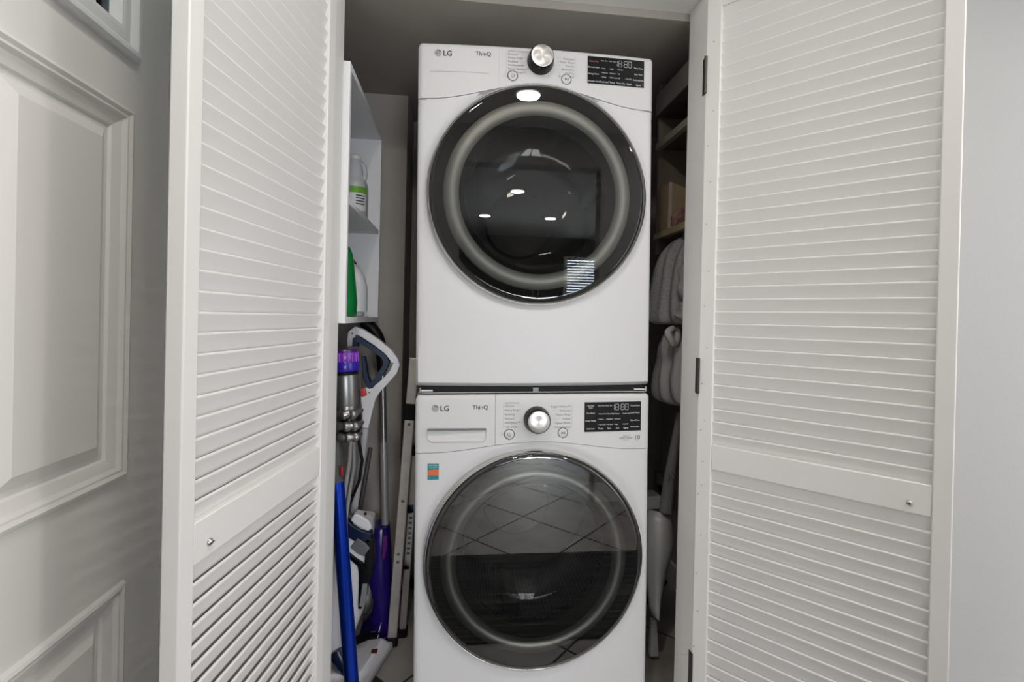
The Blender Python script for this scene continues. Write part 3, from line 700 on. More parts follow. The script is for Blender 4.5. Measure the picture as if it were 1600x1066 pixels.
# stacking bracket between them
sb_ = thing('stacking_bracket', 'black stacking bracket in the gap between washer and dryer', 'bracket', (0.229, 1.4085, 0.985)); sb_.rotation_euler = (0, TILT, 0)
MB().box(-0.330, 0.330, 0.004, 0.70, 0.0015, 0.0205).build('bracket_body', BLACK, sb_)
MB().box(-0.326, 0.326, -0.004, 0.003, 0.0025, 0.0055).build('bracket_lip', mat('grey_lip', (0.30, 0.30, 0.29), 0.4), sb_, bevel=0.001)
for sx in (-1, 1):
    MB().box(sx*0.31-0.016, sx*0.31+0.016, -0.003, 0.003, 0.0085, 0.0125).build('bracket_slot', mat('slot_white', (0.6, 0.6, 0.6), 0.5), sb_)
    MB().box(sx*0.329-0.002, sx*0.329+0.002, -0.003, 0.003, 0.0045, 0.0185).build('bracket_tab', CHROME, sb_)
MB().box(-0.008, 0.008, -0.003, 0.003, 0.004, 0.017).build('bracket_clip', mat('clip_grey', (0.25, 0.25, 0.26), 0.5), sb_)
# small black ball knob on the dryer top
p = at(724, 70, 1.50)
bk = thing('black_cap', 'small black round cap standing on top of the dryer', 'cap', (p.x, 1.50, 1.977))
MB().lathe_z([(0.011, 0.0), (0.012, 0.005), (0.010, 0.010)], seg=20).build('cap_stem', BLACK, bk)
MB().lathe_z([(0.002, 0.010), (0.010, 0.013), (0.0155, 0.021), (0.0165, 0.028), (0.0145, 0.036), (0.008, 0.042), (0.001, 0.0435)], seg=24).build('cap_ball', BLACKG, bk, smooth=60)

# ------------------------------------------------------------------ white shelf cabinet on the left closet wall
SHW = mat('white_melamine', (0.86, 0.865, 0.88), 0.4)
XE = -0.309
cab = thing('shelf_cabinet', 'white open shelf cabinet fixed to the left closet wall', 'shelf', (CL, 1.42, 1.17))
Y0, Y1 = 1.405, 1.985
zt = 1.90
def lp(b): 
    b.v = [(x-CL, y-1.42, z-1.17) for x, y, z in b.v]; return b
lp(MB().box(CL+0.002, XE, Y0, Y0+0.018, 1.176, zt)).build('side_panel', SHW, cab, bevel=0.001)
lp(MB().box(CL+0.002, XE, Y1-0.018, Y1, 1.176, zt)).build('side_panel', SHW, cab, bevel=0.001)
lp(MB().box(CL+0.002, XE, Y0+0.018, Y1-0.018, zt-0.018, zt)).build('top_panel', SHW, cab, bevel=0.001)
lp(MB().box(CL+0.002, XE-0.004, Y0+0.018, Y1-0.018, 1.516, 1.532)).build('shelf_board', SHW, cab, bevel=0.001)
lp(MB().box(CL+0.002, XE, Y0+0.018, Y1-0.018, 1.176, 1.194)).build('bottom_panel', SHW, cab, bevel=0.001)
lp(MB().box(CL+0.002, CL+0.008, Y0+0.018, Y1-0.018, 1.194, zt-0.018)).build('back_panel', SHW, cab)
# translucent jug
JUG = mat('milky_jug_plastic', (0.55, 0.57, 0.60), 0.3)
jx, jy = -0.374, 1.80
jug = thing('cleaner_jug', 'milky plastic handled jug with green label on the upper cabinet shelf', 'bottle', (jx, jy, 1.532))
MB().loft([((0,0,0.001),.044,.050),((0,0,.006),.047,.053),((0,0,.12),.047,.053),((0,0,.135),.044,.048),((0,0,.148),.036,.036),((0,0,.152),.034,.034),((0,0,.205),.025,.025),((0,0,.21),.022,.022),((0,0,.216),.022,.022)], 28, 2.6).build('jug_body', JUG, jug, smooth=60)
MB().tube([(.030,-.01,.135),(.040,-.012,.160),(.036,-.012,.190),(.026,-.008,.203),(.018,-.004,.200)], [.010,.0085,.008,.008,.007], 12).build('jug_handle', JUG, jug, smooth=70)
MB().lathe_z([(.021,.214),(.0215,.216),(.0215,.228),(.019,.230)], seg=24).build('jug_cap', mat('white_cap', (0.8,0.8,0.8), 0.4), jug, smooth=50)
def wrap(name, root, hx, hy, z0, z1, a0, a1, m_, e=2.6, off=0.0008, prnt=None):
    b = MB(); n = 14
    for k in range(n+1):
        a = math.radians(a0+(a1-a0)*k/n); ca, sa = math.cos(a), math.sin(a)
        x = (hx+off)*math.copysign(abs(ca)**(2/e), ca); y = (hy+off)*math.copysign(abs(sa)**(2/e), sa); b.v += [(x, y, z0), (x, y, z1)]
    for k in range(n): b.f.append((2*k, 2*k+2, 2*k+3, 2*k+1))
    return b.build(name, m_, prnt or root, smooth=80)
wrap('label_paper', jug, .047, .053, .030, .105, -130, -20, mat('label_white', (0.78,0.79,0.80), 0.5))
wrap('label_green_band', jug, .047, .053, .090, .112, -130, -20, mat('label_green', (0.16,0.42,0.03), 0.5), off=.0014)
wrap('label_red_patch', jug, .047, .053, .060, .092, -140, -105, mat('label_red', (0.40,0.02,0.02), 0.5), off=.0018)
for z in (.050, .060, .070, .079): wrap('label_text_bar', jug, .047, .053, z, z+.004, -75, -34, mat('label_navy', (0.05,0.06,0.12), 0.5), off=.0018)
# green bottle
GRN = mat('green_bottle_plastic', (0.005, 0.30, 0.065), 0.25)
gb = thing('green_bottle', 'glossy green detergent bottle on the bottom cabinet shelf', 'bottle', (-0.372, 1.66, 1.194))
MB().loft([((0,0,.001),.038,.055),((0,0,.006),.042,.060),((0,0,.05),.043,.061),((0,0,.11),.037,.056),((0,0,.17),.031,.047),((0,0,.205),.026,.038),((0,0,.225),.018,.024),((0,0,.233),.008,.012)], 28, 2.2).build('bottle_body', GRN, gb, smooth=70)
MB().tube([(.0,-.045,.08),(.0,-.064,.12),(.0,-.060,.17),(0,-.038,.20)], [.012,.011,.011,.012], 12).build('bottle_handle', GRN, gb, smooth=70)
# white bottle behind it
wb = thing('white_bottle', 'white bottle with dark red cap behind the green bottle', 'bottle', (-0.360, 1.80, 1.194))
MB().loft([((0,0,.001),.026,.03),((0,0,.004),.029,.034),((0,0,.016),.029,.034)], 24, 2.4).build('bottle_base', mat('clear_base', (0.6,0.62,0.65), 0.2), wb, smooth=60)
MB().loft([((0.004,0,.018),.036,.036),((.004,0,.10),.036,.036),((0,0,.14),.030,.030),((-.008,0,.170),.021,.022),((-.014,0,.186),.014,.015)], 24, 2.3).build('bottle_body', mat('white_bottle_plastic', (0.78,0.79,0.83), 0.3), wb, smooth=70)
MB().loft([((-.014,0,.186),.015,.016),((-.015,0,.190),.0155,.017),((-.020,0,.206),.008,.010)], 20, 2).build('bottle_cap', mat('dark_red_cap', (0.16,0.012,0.015), 0.3), wb, smooth=60)
# ------------------------------------------------------------------ cordless stick vacuum
GREYP = mat('vac_grey_plastic', (0.22, 0.22, 0.22), 0.3, metal=0.8)
DKGREY = mat('vac_dark_grey', (0.06, 0.06, 0.062), 0.4)
PURP = mat('vac_purple', (0.17, 0.03, 0.42), 0.2)
BLUE2 = mat('vac_deep_blue', (0.03, 0.015, 0.32), 0.2)
WBLUE = mat('vac_wand_blue', (0.006, 0.05, 0.52), 0.3, metal=0.85, coat=0.15)
RED = mat('vac_red', (0.35, 0.02, 0.02), 0.35)
vy = 1.50
pb = at(552, 1112, vy); pb.z = 0.05
vac = thing('stick_vacuum', 'cordless stick vacuum with purple filter and blue wand standing in the closet', 'vacuum', (pb.x, vy, 0.004))
def V(px, py, y=vy): return at(px, py, y) - vac.location
wt = V(526.5, 752); wbm = V(551, 1085)
MB().tube([wbm, wt], 0.0205, 24).build('wand', WBLUE, vac, smooth=60)
MB().tube([wt, V(524, 715), V(522, 660)], [0.021, 0.024, 0.022], 20).build('wand_collar', DKGREY, vac, smooth=60)
MB().obox(V(533.5, 728, vy-0.02), V(534.5, 744, vy-0.02), 0.008, 0.008).build('release_button', RED, vac, bevel=0.002)
hp = wbm; MB().loft([((hp.x, 0.0, 0.0), .125, .055), ((hp.x, 0, .03), .125, .055), ((hp.x, .01, .055), .10, .03)], 28, 4).build('cleaner_head', DKGREY, vac, smooth=50)
MB().tube([(hp.x, 0.0, 0.05), wbm], [0.022, 0.022], 16).build('head_neck', DKGREY, vac, smooth=60)
c1, c2 = V(538, 548), V(542, 640)
ax = (c2-c1).normalized()
def axt(s0, s1, r0, r1, name, m_, sm=60): return MB().tube([c1+ax*s0, c1+ax*(s0+(s1-s0)*.08), c1+ax*(s0+(s1-s0)*.92), c1+ax*s1], [r0*.97, r0, r1, r1*.97], 36).build(name, m_, vac, smooth=sm)
axt(-0.006, 0.004, .038, .040, 'filter_lip', mat('vac_violet_dark', (0.05,0.012,0.10), 0.3))
axt(0.004, 0.032, .040, .0405, 'filter_upper', PURP)
axt(0.032, 0.060, .0410, .0415, 'filter_lower', BLUE2)
for k in range(10):
    a = math.radians(180+18*k+9); rr = 0.0405
    bq = c1+ax*0.006+Vector((math.cos(a)*rr, math.sin(a)*rr, 0)); MB().tube([bq, bq+ax*0.024], 0.0016, 6).build('filter_rib', mat('vac_lilac', (0.36,0.12,0.62), 0.3), vac)
axt(0.060, 0.076, .034, .040, 'filter_neck', BLACK)
axt(0.070, 0.160, .043, .041, 'motor_housing', GREYP)
axt(0.158, 0.205, .036, .030, 'lower_housing', GREYP)
MB().obox(V(566, 607, vy-.01), V(570, 619, vy-.01), 0.013, 0.02).build('bin_release', RED, vac, bevel=0.003)
cc = V(546, 662)
MB().loft([(cc+Vector((0,0,-.035)), .026, .028), (cc+Vector((0,0,-.01)), .036, .036), (cc+Vector((0,0,.03)), .033, .033)], 24, 2).build('cyclone_core', BLACKG, vac, smooth=60)
cyc = MB().tube([(0,0,0), (0,0,.012), (0,0,.045), (0,0,.052)], [.005, .0085, .0150, .011], 16).mesh('cyclone_cone'); cyc.materials.append(mat('vac_gunmetal', (0.30,0.29,0.29), 0.25, metal=0.8))
for p_ in cyc.polygons: p_.use_smooth = True
for row, (pyy, nn, rr) in enumerate(((643, 4, .030), (662, 4, .031), (680, 4, .026))):
    for k in range(nn):
        a = math.radians(205+118*k/(nn-1)+10*row); o = bpy.data.objects.new('cyclone_cone', cyc); COL.objects.link(o); o.parent = vac
        ctr = V(546, pyy); tg = Vector((math.sin(a), -math.cos(a), 0)); d = (tg+Vector((0, -.15, -.22+.1*row))).normalized()
        o.location = ctr+Vector((math.cos(a)*rr, math.sin(a)*rr, 0))-d*.024
        o.rotation_euler = d.to_track_quat('Z', 'Y').to_euler(); o.scale = (1, 1, 0.95)
# hanging grey cords beside it
CORD = mat('grey_cord', (0.30, 0.30, 0.30), 0.5)
for i, (pts, col_, lab) in enumerate(([[(548,688),(546,720),(540,760),(534,800)], CORD, 'grey cord hanging nearest the blue wand'], [[(553,690),(553,730),(546,770),(538,830)], CORD, 'grey cord hanging down behind the stick vacuum'], [[(560,686),(566,720),(562,750),(545,790)], BLACK, 'black cord hanging between the two cleaners'])):
    P = [at(x, y, 1.56+0.02*i) for x, y in pts]; c = []
    for k in range(len(P)-1):
        for q in range(4): c.append(P[k].lerp(P[k+1], q/4))
    c.append(P[-1]); 
    tag(MB().tube(c, [0.007, .006, .005][i], 8).build('power_cord', col_, None, smooth=80), lab, 'cord', 'cords behind the vacuum')
# ------------------------------------------------------------------ wet floor cleaner, white and navy
NAVY = mat('navy_plastic', (0.010, 0.018, 0.055), 0.25)
NAVY2 = mat('navy_grip', (0.015, 0.035, 0.075), 0.45)
WPL = mat('white_glossy_plastic', (0.84, 0.84, 0.88), 0.25)
fy = 1.66
fb = atz(575, 1040, 0.0)
fc = thing('floor_cleaner', 'white and navy upright wet floor cleaner with open loop handle', 'floor cleaner', (-0.30, fy, 0.004))
def Fp(px, py, y=fy): return at(px, py, y) - fc.location
def F2(px, py): p_ = Fp(px, py); return (p_.x, p_.z)
outer = [(550,541),(549.5,530),(551,521),(557,516.5),(566,520),(590,535.5),(607,549),(617,562),(619.5,570),(616,580),(603,595),(589,608),(581,618)]
MB().band([F2(*q) for q in outer], [.0115]*11+[.014,.018], -.016, .016).build('handle_shell', WPL, fc, bevel=0.005, bseg=3)
inner = [(556,541),(556.5,531),(561,530),(585,545),(600,556),(604.5,565),(603,572),(595,584),(581,603)]
MB().band([F2(*q) for q in inner], .008, -.0185, .0185).build('handle_grip', NAVY2, fc, bevel=0.003)
MB().band([F2(*q) for q in [(568.5,557),(570,572),(572,588),(577,600),(581,606)]], [.0055,.0065,.008,.009,.008], -.0165, .0165).build('trigger', NAVY2, fc, bevel=0.003)
MB().band([F2(*q) for q in [(580,606),(576,622),(575,640),(572,668)]], [.016,.024,.017,.010], -.017, .017).build('handle_neck', WPL, fc, bevel=0.005, bseg=3)
for q in ((552,521),(614.5,567.5),(578.5,612.5)):
    p_ = Fp(*q); MB().lathe_y([(.0001, -.0172), (.0022, -.0172), (.0024, -.0155)], p_.x, p_.z, 12).build('handle_screw', BLACK, fc)
MB().tube([Fp(573, 655), Fp(566, 710), Fp(553, 800)], .0115, 18).build('stem', mat('pale_grey_tube', (0.55,0.55,0.56), 0.3), fc, smooth=60)
MB().tube([Fp(579, 700, fy+.03), Fp(562, 800, fy+.03)], .0075, 12).build('stem_rear_tube', DKGREY, fc, smooth=60)
def sec(xl, xr, y_, dp=.05, e=3.0):
    a, c = Fp(xl, y_), Fp(xr, y_); return ((a+c)/2, abs(c.x-a.x)/2, dp, e)
body = MB().loft([sec(505,551,1015,.045), sec(506,556,985,.05), sec(508,569,950,.056), sec(512,576,915,.058), sec(520,581,875,.058), sec(528,583,840,.057), sec(534,585,822,.055), sec(540,585,808,.05)], 36, 3.2)
body.build('body_shell', WPL, fc, smooth=60)
MB().band([F2(*q) for q in [(539.5,806),(551,817),(566,826),(585,829)]], [.019,.021,.021,.017], -.0605, -.030).build('navy_collar', NAVY, fc, bevel=0.005)
MB().band([F2(*q) for q in [(557,796),(566,801),(577,808),(584,815)]], [.012,.017,.016,.008], -.066, -.020).build('top_cover', WPL, fc, bevel=0.005)
lg_ = Fp(572, 803, fy-.0665); MB().box(lg_.x-.006, lg_.x+.002, lg_.z*0-.0675, -.066, lg_.z-.004, lg_.z+.004).build('cover_mark', BLACK, fc)
MB().band([F2(*q) for q in [(559,835),(570,843),(579,849)]], [.018,.020,.016], -.0645, -.04).build('tank_window', mat('grey_tank', (0.17,0.18,0.18), 0.25), fc, bevel=0.003)
MB().band([F2(*q) for q in [(549,831),(545,848),(556,858),(568,868),(572,880),(571,900),(568,935)]], [.006,.007,.008,.009,.012,.010,.006], -.0625, -.03).build('black_frame_trim', BLACKG, fc, bevel=0.003)
MB().band([F2(*q) for q in [(581,830),(582,860),(579,885),(573,905)]], [.012,.014,.015,.010], -.0605, -.02).build('black_side_trim', BLACKG, fc, bevel=0.003)
MB().band([F2(*q) for q in [(576,896),(574,915),(570,930)]], [.0075,.009,.006], -.068, -.03).build('button_strip', mat('grey_button_strip', (0.25,0.26,0.27), 0.3), fc, bevel=0.002)
foot = [(-0.205, 1.80), (-0.212, 1.815), (-0.30, 1.80), (-0.42, 1.70), (-0.42, 1.58), (-0.275, 1.575), (-0.262, 1.59)]
fl_ = lambda P, k=1.0: [((x+0.30-0.02)*k+0.02-0.0, (y-fy)*k) for x, y in P]
MB().prism_z(fl_(foot), 0.001, 0.022).build('foot_base', mat('pale_grey_plastic', (0.55,0.56,0.58), 0.35), fc, bevel=0.006)
b = MB(); lo_ = fl_(foot, .93); hi_ = fl_(foot, .72); n = len(lo_)
b.v = [(x, y, .022) for x, y in lo_] + [(x-.01, y, .060) for x, y in hi_]; b.f = [tuple(range(n, 2*n))] + [(i, (i+1)%n, n+(i+1)%n, n+i) for i in range(n)]
b.build('foot_cover', WPL, fc, bevel=0.008, bseg=3)
MB().prism_z([(x-.012, y+.012) for x, y in ((.06,.125),(.0,.125),(-.11,.03),(-.09,-.0),(-.03,.05),(.05,.105))], .055, .066).build('brush_window', BLACKG, fc, bevel=0.004)
MB().box(.035, .055, .03, .05, .0595, .0615).build('foot_emblem', mat('emblem_dark_red', (0.12,0.02,0.02), 0.5), fc)
MB().tube([(-.02,-.04,.05), (-.035,-.045,.085), (-.06,-.03,.12)], [.022,.028,.030], 16).build('foot_pivot', NAVY, fc, smooth=60)
# ------------------------------------------------------------------ purple floor sweeper behind
sy = 1.90
sw_ = thing('floor_sweeper', 'purple upright floor sweeper with black curved handle behind the floor cleaner', 'sweeper', (-0.25, sy, 0.004))
def Sp(px, py, y=sy): return at(px, py, y) - sw_.location
def cr_(P, n=5):
    out = []
    for i in range(len(P)-1):
        p0 = P[max(i-1,0)]; p1 = P[i]; p2 = P[i+1]; p3 = P[min(i+2,len(P)-1)]
        for k in range(n):
            t = k/n; out.append(0.5*((2*p1)+(p2-p0)*t+(2*p0-5*p1+4*p2-p3)*t*t+(3*p1-p0-3*p2+p3)*t**3))
    out.append(P[-1]); return out
h = cr_([Sp(568,502), Sp(580,512), Sp(590,526), Sp(595,542), Sp(596.5,560), Sp(597.5,580)])
MB().tube(h, [.024-.006*i/len(h) for i in range(len(h))], 14).build('curved_handle', mat('black_rubber', (0.007,0.006,0.009), 0.4, spec=0.3), sw_, smooth=70)
MB().tube([Sp(597.5,575), Sp(599.5,690)], .0125, 16).build('upper_pole', mat('grey_steel_pole', (0.42,0.42,0.42), 0.3, metal=0.8), sw_, smooth=60)
MB().tube([Sp(599.5,690), Sp(602,826)], .0138, 16).build('lower_pole', mat('pale_pole', (0.46,0.46,0.47), 0.35, metal=0.4), sw_, smooth=60)
def ss(xl, xr, y_, dp): a, c = Sp(xl, y_), Sp(xr, y_); return ((a+c)/2, abs(c.x-a.x)/2, dp, 2.8)
DPUR = mat('deep_purple_plastic', (0.018, 0.008, 0.16), 0.2)
MB().loft([ss(572,610,985,.05), ss(580,611,960,.05), ss(584,612,930,.052), ss(573,612,890,.055), ss(576,611,860,.055), ss(580,609,825,.05), ss(583,608,819,.045)], 28).build('bin', DPUR, sw_, smooth=60)
MB().band([(Sp(*q).x, Sp(*q).z) for q in [(605,828),(604.5,845),(602,862)]], [.008,.009,.008], -.060, -.035).build('bin_latch', mat('magenta_plastic', (0.13,0.02,0.20), 0.25), sw_, bevel=0.004)
P = [(x+0.25, y-sy) for x, y in ((-0.335,1.85),(-0.30,1.805),(-0.262,1.795),(-0.215,1.86),(-0.225,1.97),(-0.34,1.97))]
MB().prism_z(P, 0.001, 0.018).build('foot_plate', mat('lavender_plastic', (0.30,0.20,0.42), 0.35), sw_, bevel=0.004)
b = MB(); n = len(P); b.v = [(x*.97, y*.95+.004, .018) for x, y in P]+[(x*.55+.01, y*.5+.02, .085) for x, y in P]; b.f = [tuple(range(n,2*n))]+[(i,(i+1)%n,n+(i+1)%n,n+i) for i in range(n)]
b.build('foot_housing', DPUR, sw_, bevel=0.006)
p_ = Sp(583, 997, 1.82); MB().box(p_.x-.012, p_.x+.010, p_.y-.008, p_.y+.010, .036, .048).build('foot_clip', mat('lavender_plastic', (0.3,0.2,0.4)), sw_, bevel=0.003)
# ------------------------------------------------------------------ folding step ladder
ALU = mat('ladder_aluminium', (0.66, 0.63, 0.59), 0.38, metal=0.55, var=0.06, vscale=30)
lad = thing('step_ladder', 'folded aluminium step ladder leaning beside the washer', 'ladder', (-0.19, 1.84, 0.0))
def Lp(px, py, y): return at(px, py, y) - lad.location
a0, a1 = Lp(612.5, 999, 1.825), Lp(645.5, 585, 1.75)
a2 = a1 + (a1-a0)*0.06
MB().obox(a0, a2, .034, .020, (0,1,0)).build('front_rail', ALU, lad, bevel=0.003)
b0, b1 = Lp(629, 986, 1.875), Lp(653, 660, 1.83)
MB().obox(b0, b1, .026, .016, (0,1,0)).build('rear_rail', ALU, lad, bevel=0.003)
for q, r_, hh_ in ((a0, .019, .05), (b0, .017, .045)):
    MB().loft([((q.x-.002, q.y, .004), r_*1.25, r_*1.1), ((q.x-.002, q.y, .02), r_*1.25, r_*1.1), ((q.x+.002, q.y, q.z+.012), r_, r_)], 18, 4).build('rubber_foot', BLACK, lad, smooth=50)
j0 = a0.lerp(a1, .835); j1 = a0.lerp(a1, .895)
MB().obox(j0, j1, .040, .026, (0,1,0)).build('hinge_joint', BLACK, lad, bevel=0.003)
for t_ in (.305, .335, .535, .82):
    q = a0.lerp(a1, t_); MB().lathe_y([(.0001, -.0135), (.004, -.013), (.0055, -.011), (.006, -.008)], 0, 0, 14).build('rivet', mat('rivet_steel', (0.25,0.24,0.23), 0.35, metal=0.8), lad, smooth=50).location = q
q0, q1 = b0.lerp(b1, .35), b0.lerp(b1, .62)
off = Vector((0, -.0085, 0)); MB().obox(q0+off, q1+off, .019, .0008, (0,1,0)).build('rail_label', mat('label_white', (0.7,0.7,0.7)), lad)
off2 = Vector((0, -.0092, 0))
for k in range(8):
    r0 = q0.lerp(q1, .10+.09*k); r1 = q0.lerp(q1, .14+.09*k); MB().obox(r0+off2, r1+off2, .012, .0006, (0,1,0)).build('label_text_bar', INKG, lad)
MB().obox(q0.lerp(q1, .88)+off2, q0.lerp(q1, .98)+off2, .016, .0006, (0,1,0)).build('label_blue_mark', mat('label_blue', (0.02,0.08,0.30), 0.5), lad)
for k in range(1, 4):
    c0 = a0.lerp(a1, .24*k+.04); c1_ = b0.lerp(b1, .27*k+.04); MB().obox(c0+Vector((0,.012,0)), c1_+Vector((0,-.010,0)), .006, .02, (1,0,0)).build('tread_brace', BLACK, lad)
# white bin and small white charger behind the wand
bn = thing('plastic_bin', 'tall white plastic bin behind the blue vacuum wand', 'bin', (-0.455, 1.85, 0.004))
MB().loft([((0,0,.0),.07,.07),((0,0,.01),.085,.085),((0,0,.42),.105,.105)], 32, 3).build('bin_body', mat('off_white_bin', (0.62,0.61,0.57), 0.4), bn, smooth=50)
MB().loft([((0,0,.42),.110,.110),((0,0,.435),.110,.110),((0,0,.445),.09,.09)], 32, 3).build('bin_lid', mat('off_white_bin', (0.6,0.6,0.6)), bn, smooth=50)
# ------------------------------------------------------------------ right side: wooden shelves and what is on them
SHB = mat('beige_shelf_paint', (0.40, 0.37, 0.31), 0.55)
SHD = mat('brown_shelf_wood', (0.13, 0.10, 0.075), 0.6, var=0.15, vscale=12)
XS = 0.715
rs = thing('wall_shelves', 'painted wooden shelves along the right closet wall', 'shelf', (XS, 1.45, 1.5))
def rp(b): b.v = [(x-XS, y-1.45, z-1.5) for x, y, z in b.v]; return b
rp(MB().box(XS, CR-.001, 1.41, 1.76, 1.955, 1.975)).build('shelf_board', SHD, rs)
rp(MB().box(XS-.003, XS+.018, 1.41, 1.76, 1.958, 2.035)).build('shelf_fascia', mat('grey_brown_fascia', (0.24,0.22,0.20), 0.6), rs)
rp(MB().box(XS+.019, CR-.001, 1.41, 1.76, 1.838, 1.846)).build('shelf_board', SHD, rs)
rp(MB().box(XS-.001, XS+.018, 1.41, 1.76, 1.832, 1.856)).build('shelf_edge', SHB, rs)
rp(MB().box(XS+.019, CR-.001, 1.41, 1.76, 1.508, 1.522)).build('shelf_board', SHB, rs)
rp(MB().box(XS-.001, XS+.018, 1.41, 1.76, 1.502, 1.5235)).build('shelf_edge', mat('pale_oak_edge', (0.46,0.38,0.24), 0.5), rs)
rp(MB().box(XS+.012, CR-.001, 1.76, 1.775, 1.45, 2.08)).build('end_panel', mat('tan_panel', (0.24,0.20,0.155), 0.6), rs)
bx_ = thing('cardboard_box', 'tan cardboard box at the back of the lower wooden shelf', 'box', (0.83, 1.70, 1.5235))
TAN = mat('tan_cardboard', (0.42, 0.32, 0.20), 0.7, var=0.06, vscale=14)
MB().prism_y([(-.105,0),(.10,0),(.10,.10),(-.085,.165),(-.105,.165)], -.04, .04).build('box_body', TAN, bx_, bevel=0.002)
MB().prism_y([(-.106,.0),(-.093,.0),(-.093,.166),(-.106,.166)], -.044, -.040).build('box_corner_strip', mat('pale_strip', (0.52,0.46,0.36), 0.5), bx_)
REDW = mat('red_wrapper', (0.36, 0.010, 0.015), 0.4, bump=0.2, bscale=40)
PINKW = mat('pink_clear_wrapper', (0.34, 0.19, 0.17), 0.08, bump=0.9, bscale=60, var=0.5, vscale=25)
def lumpy(c, sx, sy, sz, seed, amp=.22):
    bm = bmesh.new(); bmesh.ops.create_icosphere(bm, subdivisions=3, radius=1.0); rng = random.Random(seed)
    ph = [(Vector((rng.uniform(-1,1), rng.uniform(-1,1), rng.uniform(-1,1)))*5, rng.uniform(0,6)) for _ in range(6)]
    for v_ in bm.verts:
        k = 1+amp*sum(math.sin(v_.co.dot(a)+f) for a, f in ph)/3
        v_.co = Vector((v_.co.x*sx*k, v_.co.y*sy*k, max(v_.co.z*k, -.8)*sz+sz*.8))
    me = bpy.data.meshes.new('lump'); bm.to_mesh(me); bm.free(); return me
tag(mk('wrapped_bundle', lumpy(0, .046, .024, .036, 3), PINKW, None, 80), 'crinkled pinkish plastic bundle nearest the dryer on the lower shelf', 'bundle').location = (0.765, 1.630, 1.5235)
tag(mk('wrapped_bundle', lumpy(0, .036, .045, .024, 5), PINKW, None, 80), 'small clear plastic bundle nearest the jamb on the lower shelf', 'bundle').location = (0.752, 1.475, 1.5235)
o = tag(mk('red_packet', lumpy(0, .024, .022, .055, 9, .12), REDW, None, 80), 'shiny red packet leaning on the cardboard box', 'packet'); o.location = (0.765, 1.555, 1.5235); o.rotation_euler = (0, 0.30, 0)
# hanging garments
def drape(c, prof, folds, amp, seed, seg=72, lean=(0,0)):
    # prof: (z, half_x, half_y, dx)
    b = MB(); rng = random.Random(seed); ph = rng.uniform(0, 6); n = len(prof)
    for i, (z, hx, hy, dx_) in enumerate(prof):
        t = i/(n-1)
        for k in range(seg):
            a = 2*math.pi*k/seg
            r_ = 1+amp*math.sin(folds*a+ph+1.6*math.sin(3*t))*(.3+.7*t)+amp*.5*math.sin((folds*2+1)*a+ph*2-2*t)
            b.v.append((c[0]+dx_+hx*r_*math.cos(a), c[1]+hy*r_*math.sin(a), z))
    for i in range(n-1):
        for k in range(seg): b.f.append((i*seg+k, i*seg+(k+1)%seg, (i+1)*seg+(k+1)%seg, (i+1)*seg+k))
    b.f.append(tuple(range(seg))); b.f.append(tuple(range((n-1)*seg, n*seg)))
    return b
gy = 1.60
gar = thing('grey_sweater', 'heather grey knit sweater hanging under the wooden shelf', 'sweater', (0.80, gy, 1.5))
zz = lambda py: at(1045, py, gy).z - 1.5
xx = lambda px: at(px, 430, gy).x - 0.80
def gp(py, l, r=.12): hx = (r-xx(l))/2; return (zz(py), hx, min(.11, hx*1.1), (xx(l)+r)/2)
b = drape((0,0), [gp(367,1064), gp(376,1054), gp(388,1044), gp(400,1038), gp(415,1033), gp(440,1029), gp(470,1026), gp(490,1024), gp(503,1025), gp(508,1032)], 6, .13, 4)
b.build('sweater_body', KNIT, gar, smooth=80, sub=1)
slv = cr_([Vector((xx(1058)-.0, -.085, zz(425))), Vector((xx(1050), -.115, zz(450))), Vector((xx(1056), -.12, zz(475))), Vector((xx(1046), -.11, zz(500)))], 5)
MB().tube(slv, [.03+.006*math.sin(i*1.3) for i in range(len(slv))], 16).build('sleeve', KNIT, gar, smooth=80)
hk = MB().tube([(xx(1066), 0, zz(372)), (xx(1066), 0, zz(358)), (xx(1068), 0, 0.001)], .003, 8).build('hook', CHROME, gar)
tote = thing('cloth_bag', 'pale grey cloth bag hanging in folds below the grey sweater', 'bag', (0.80, gy+.01, 1.0))
zz2 = lambda py: at(1045, py, gy+.01).z - 1.0
xx2 = lambda px: at(px, 570, gy+.01).x - 0.80
def gp2(py, l, r=.13): hx = (r-xx2(l))/2; return (zz2(py), hx, min(.10, hx*.9), (xx2(l)+r)/2)
b = drape((0,0), [gp2(511,1048), gp2(520,1042), gp2(545,1032), gp2(560,1036), gp2(580,1030), gp2(600,1028), gp2(618,1030), gp2(628,1036), gp2(634,1050)], 4, .16, 11)
b.build('bag_body', CLOTHM, tote, smooth=80, sub=1)
lpn = cr_([Vector((xx2(1036), -.07, zz2(513))), Vector((xx2(1026), -.085, zz2(518))), Vector((xx2(1026), -.09, zz2(524))), Vector((xx2(1036), -.085, zz2(536))), Vector((xx2(1044), -.07, zz2(520))), Vector((xx2(1042), -.06, zz2(514)))], 5)
MB().tube(lpn, .011, 10).build('bag_strap', CLOTHM, tote, smooth=80)
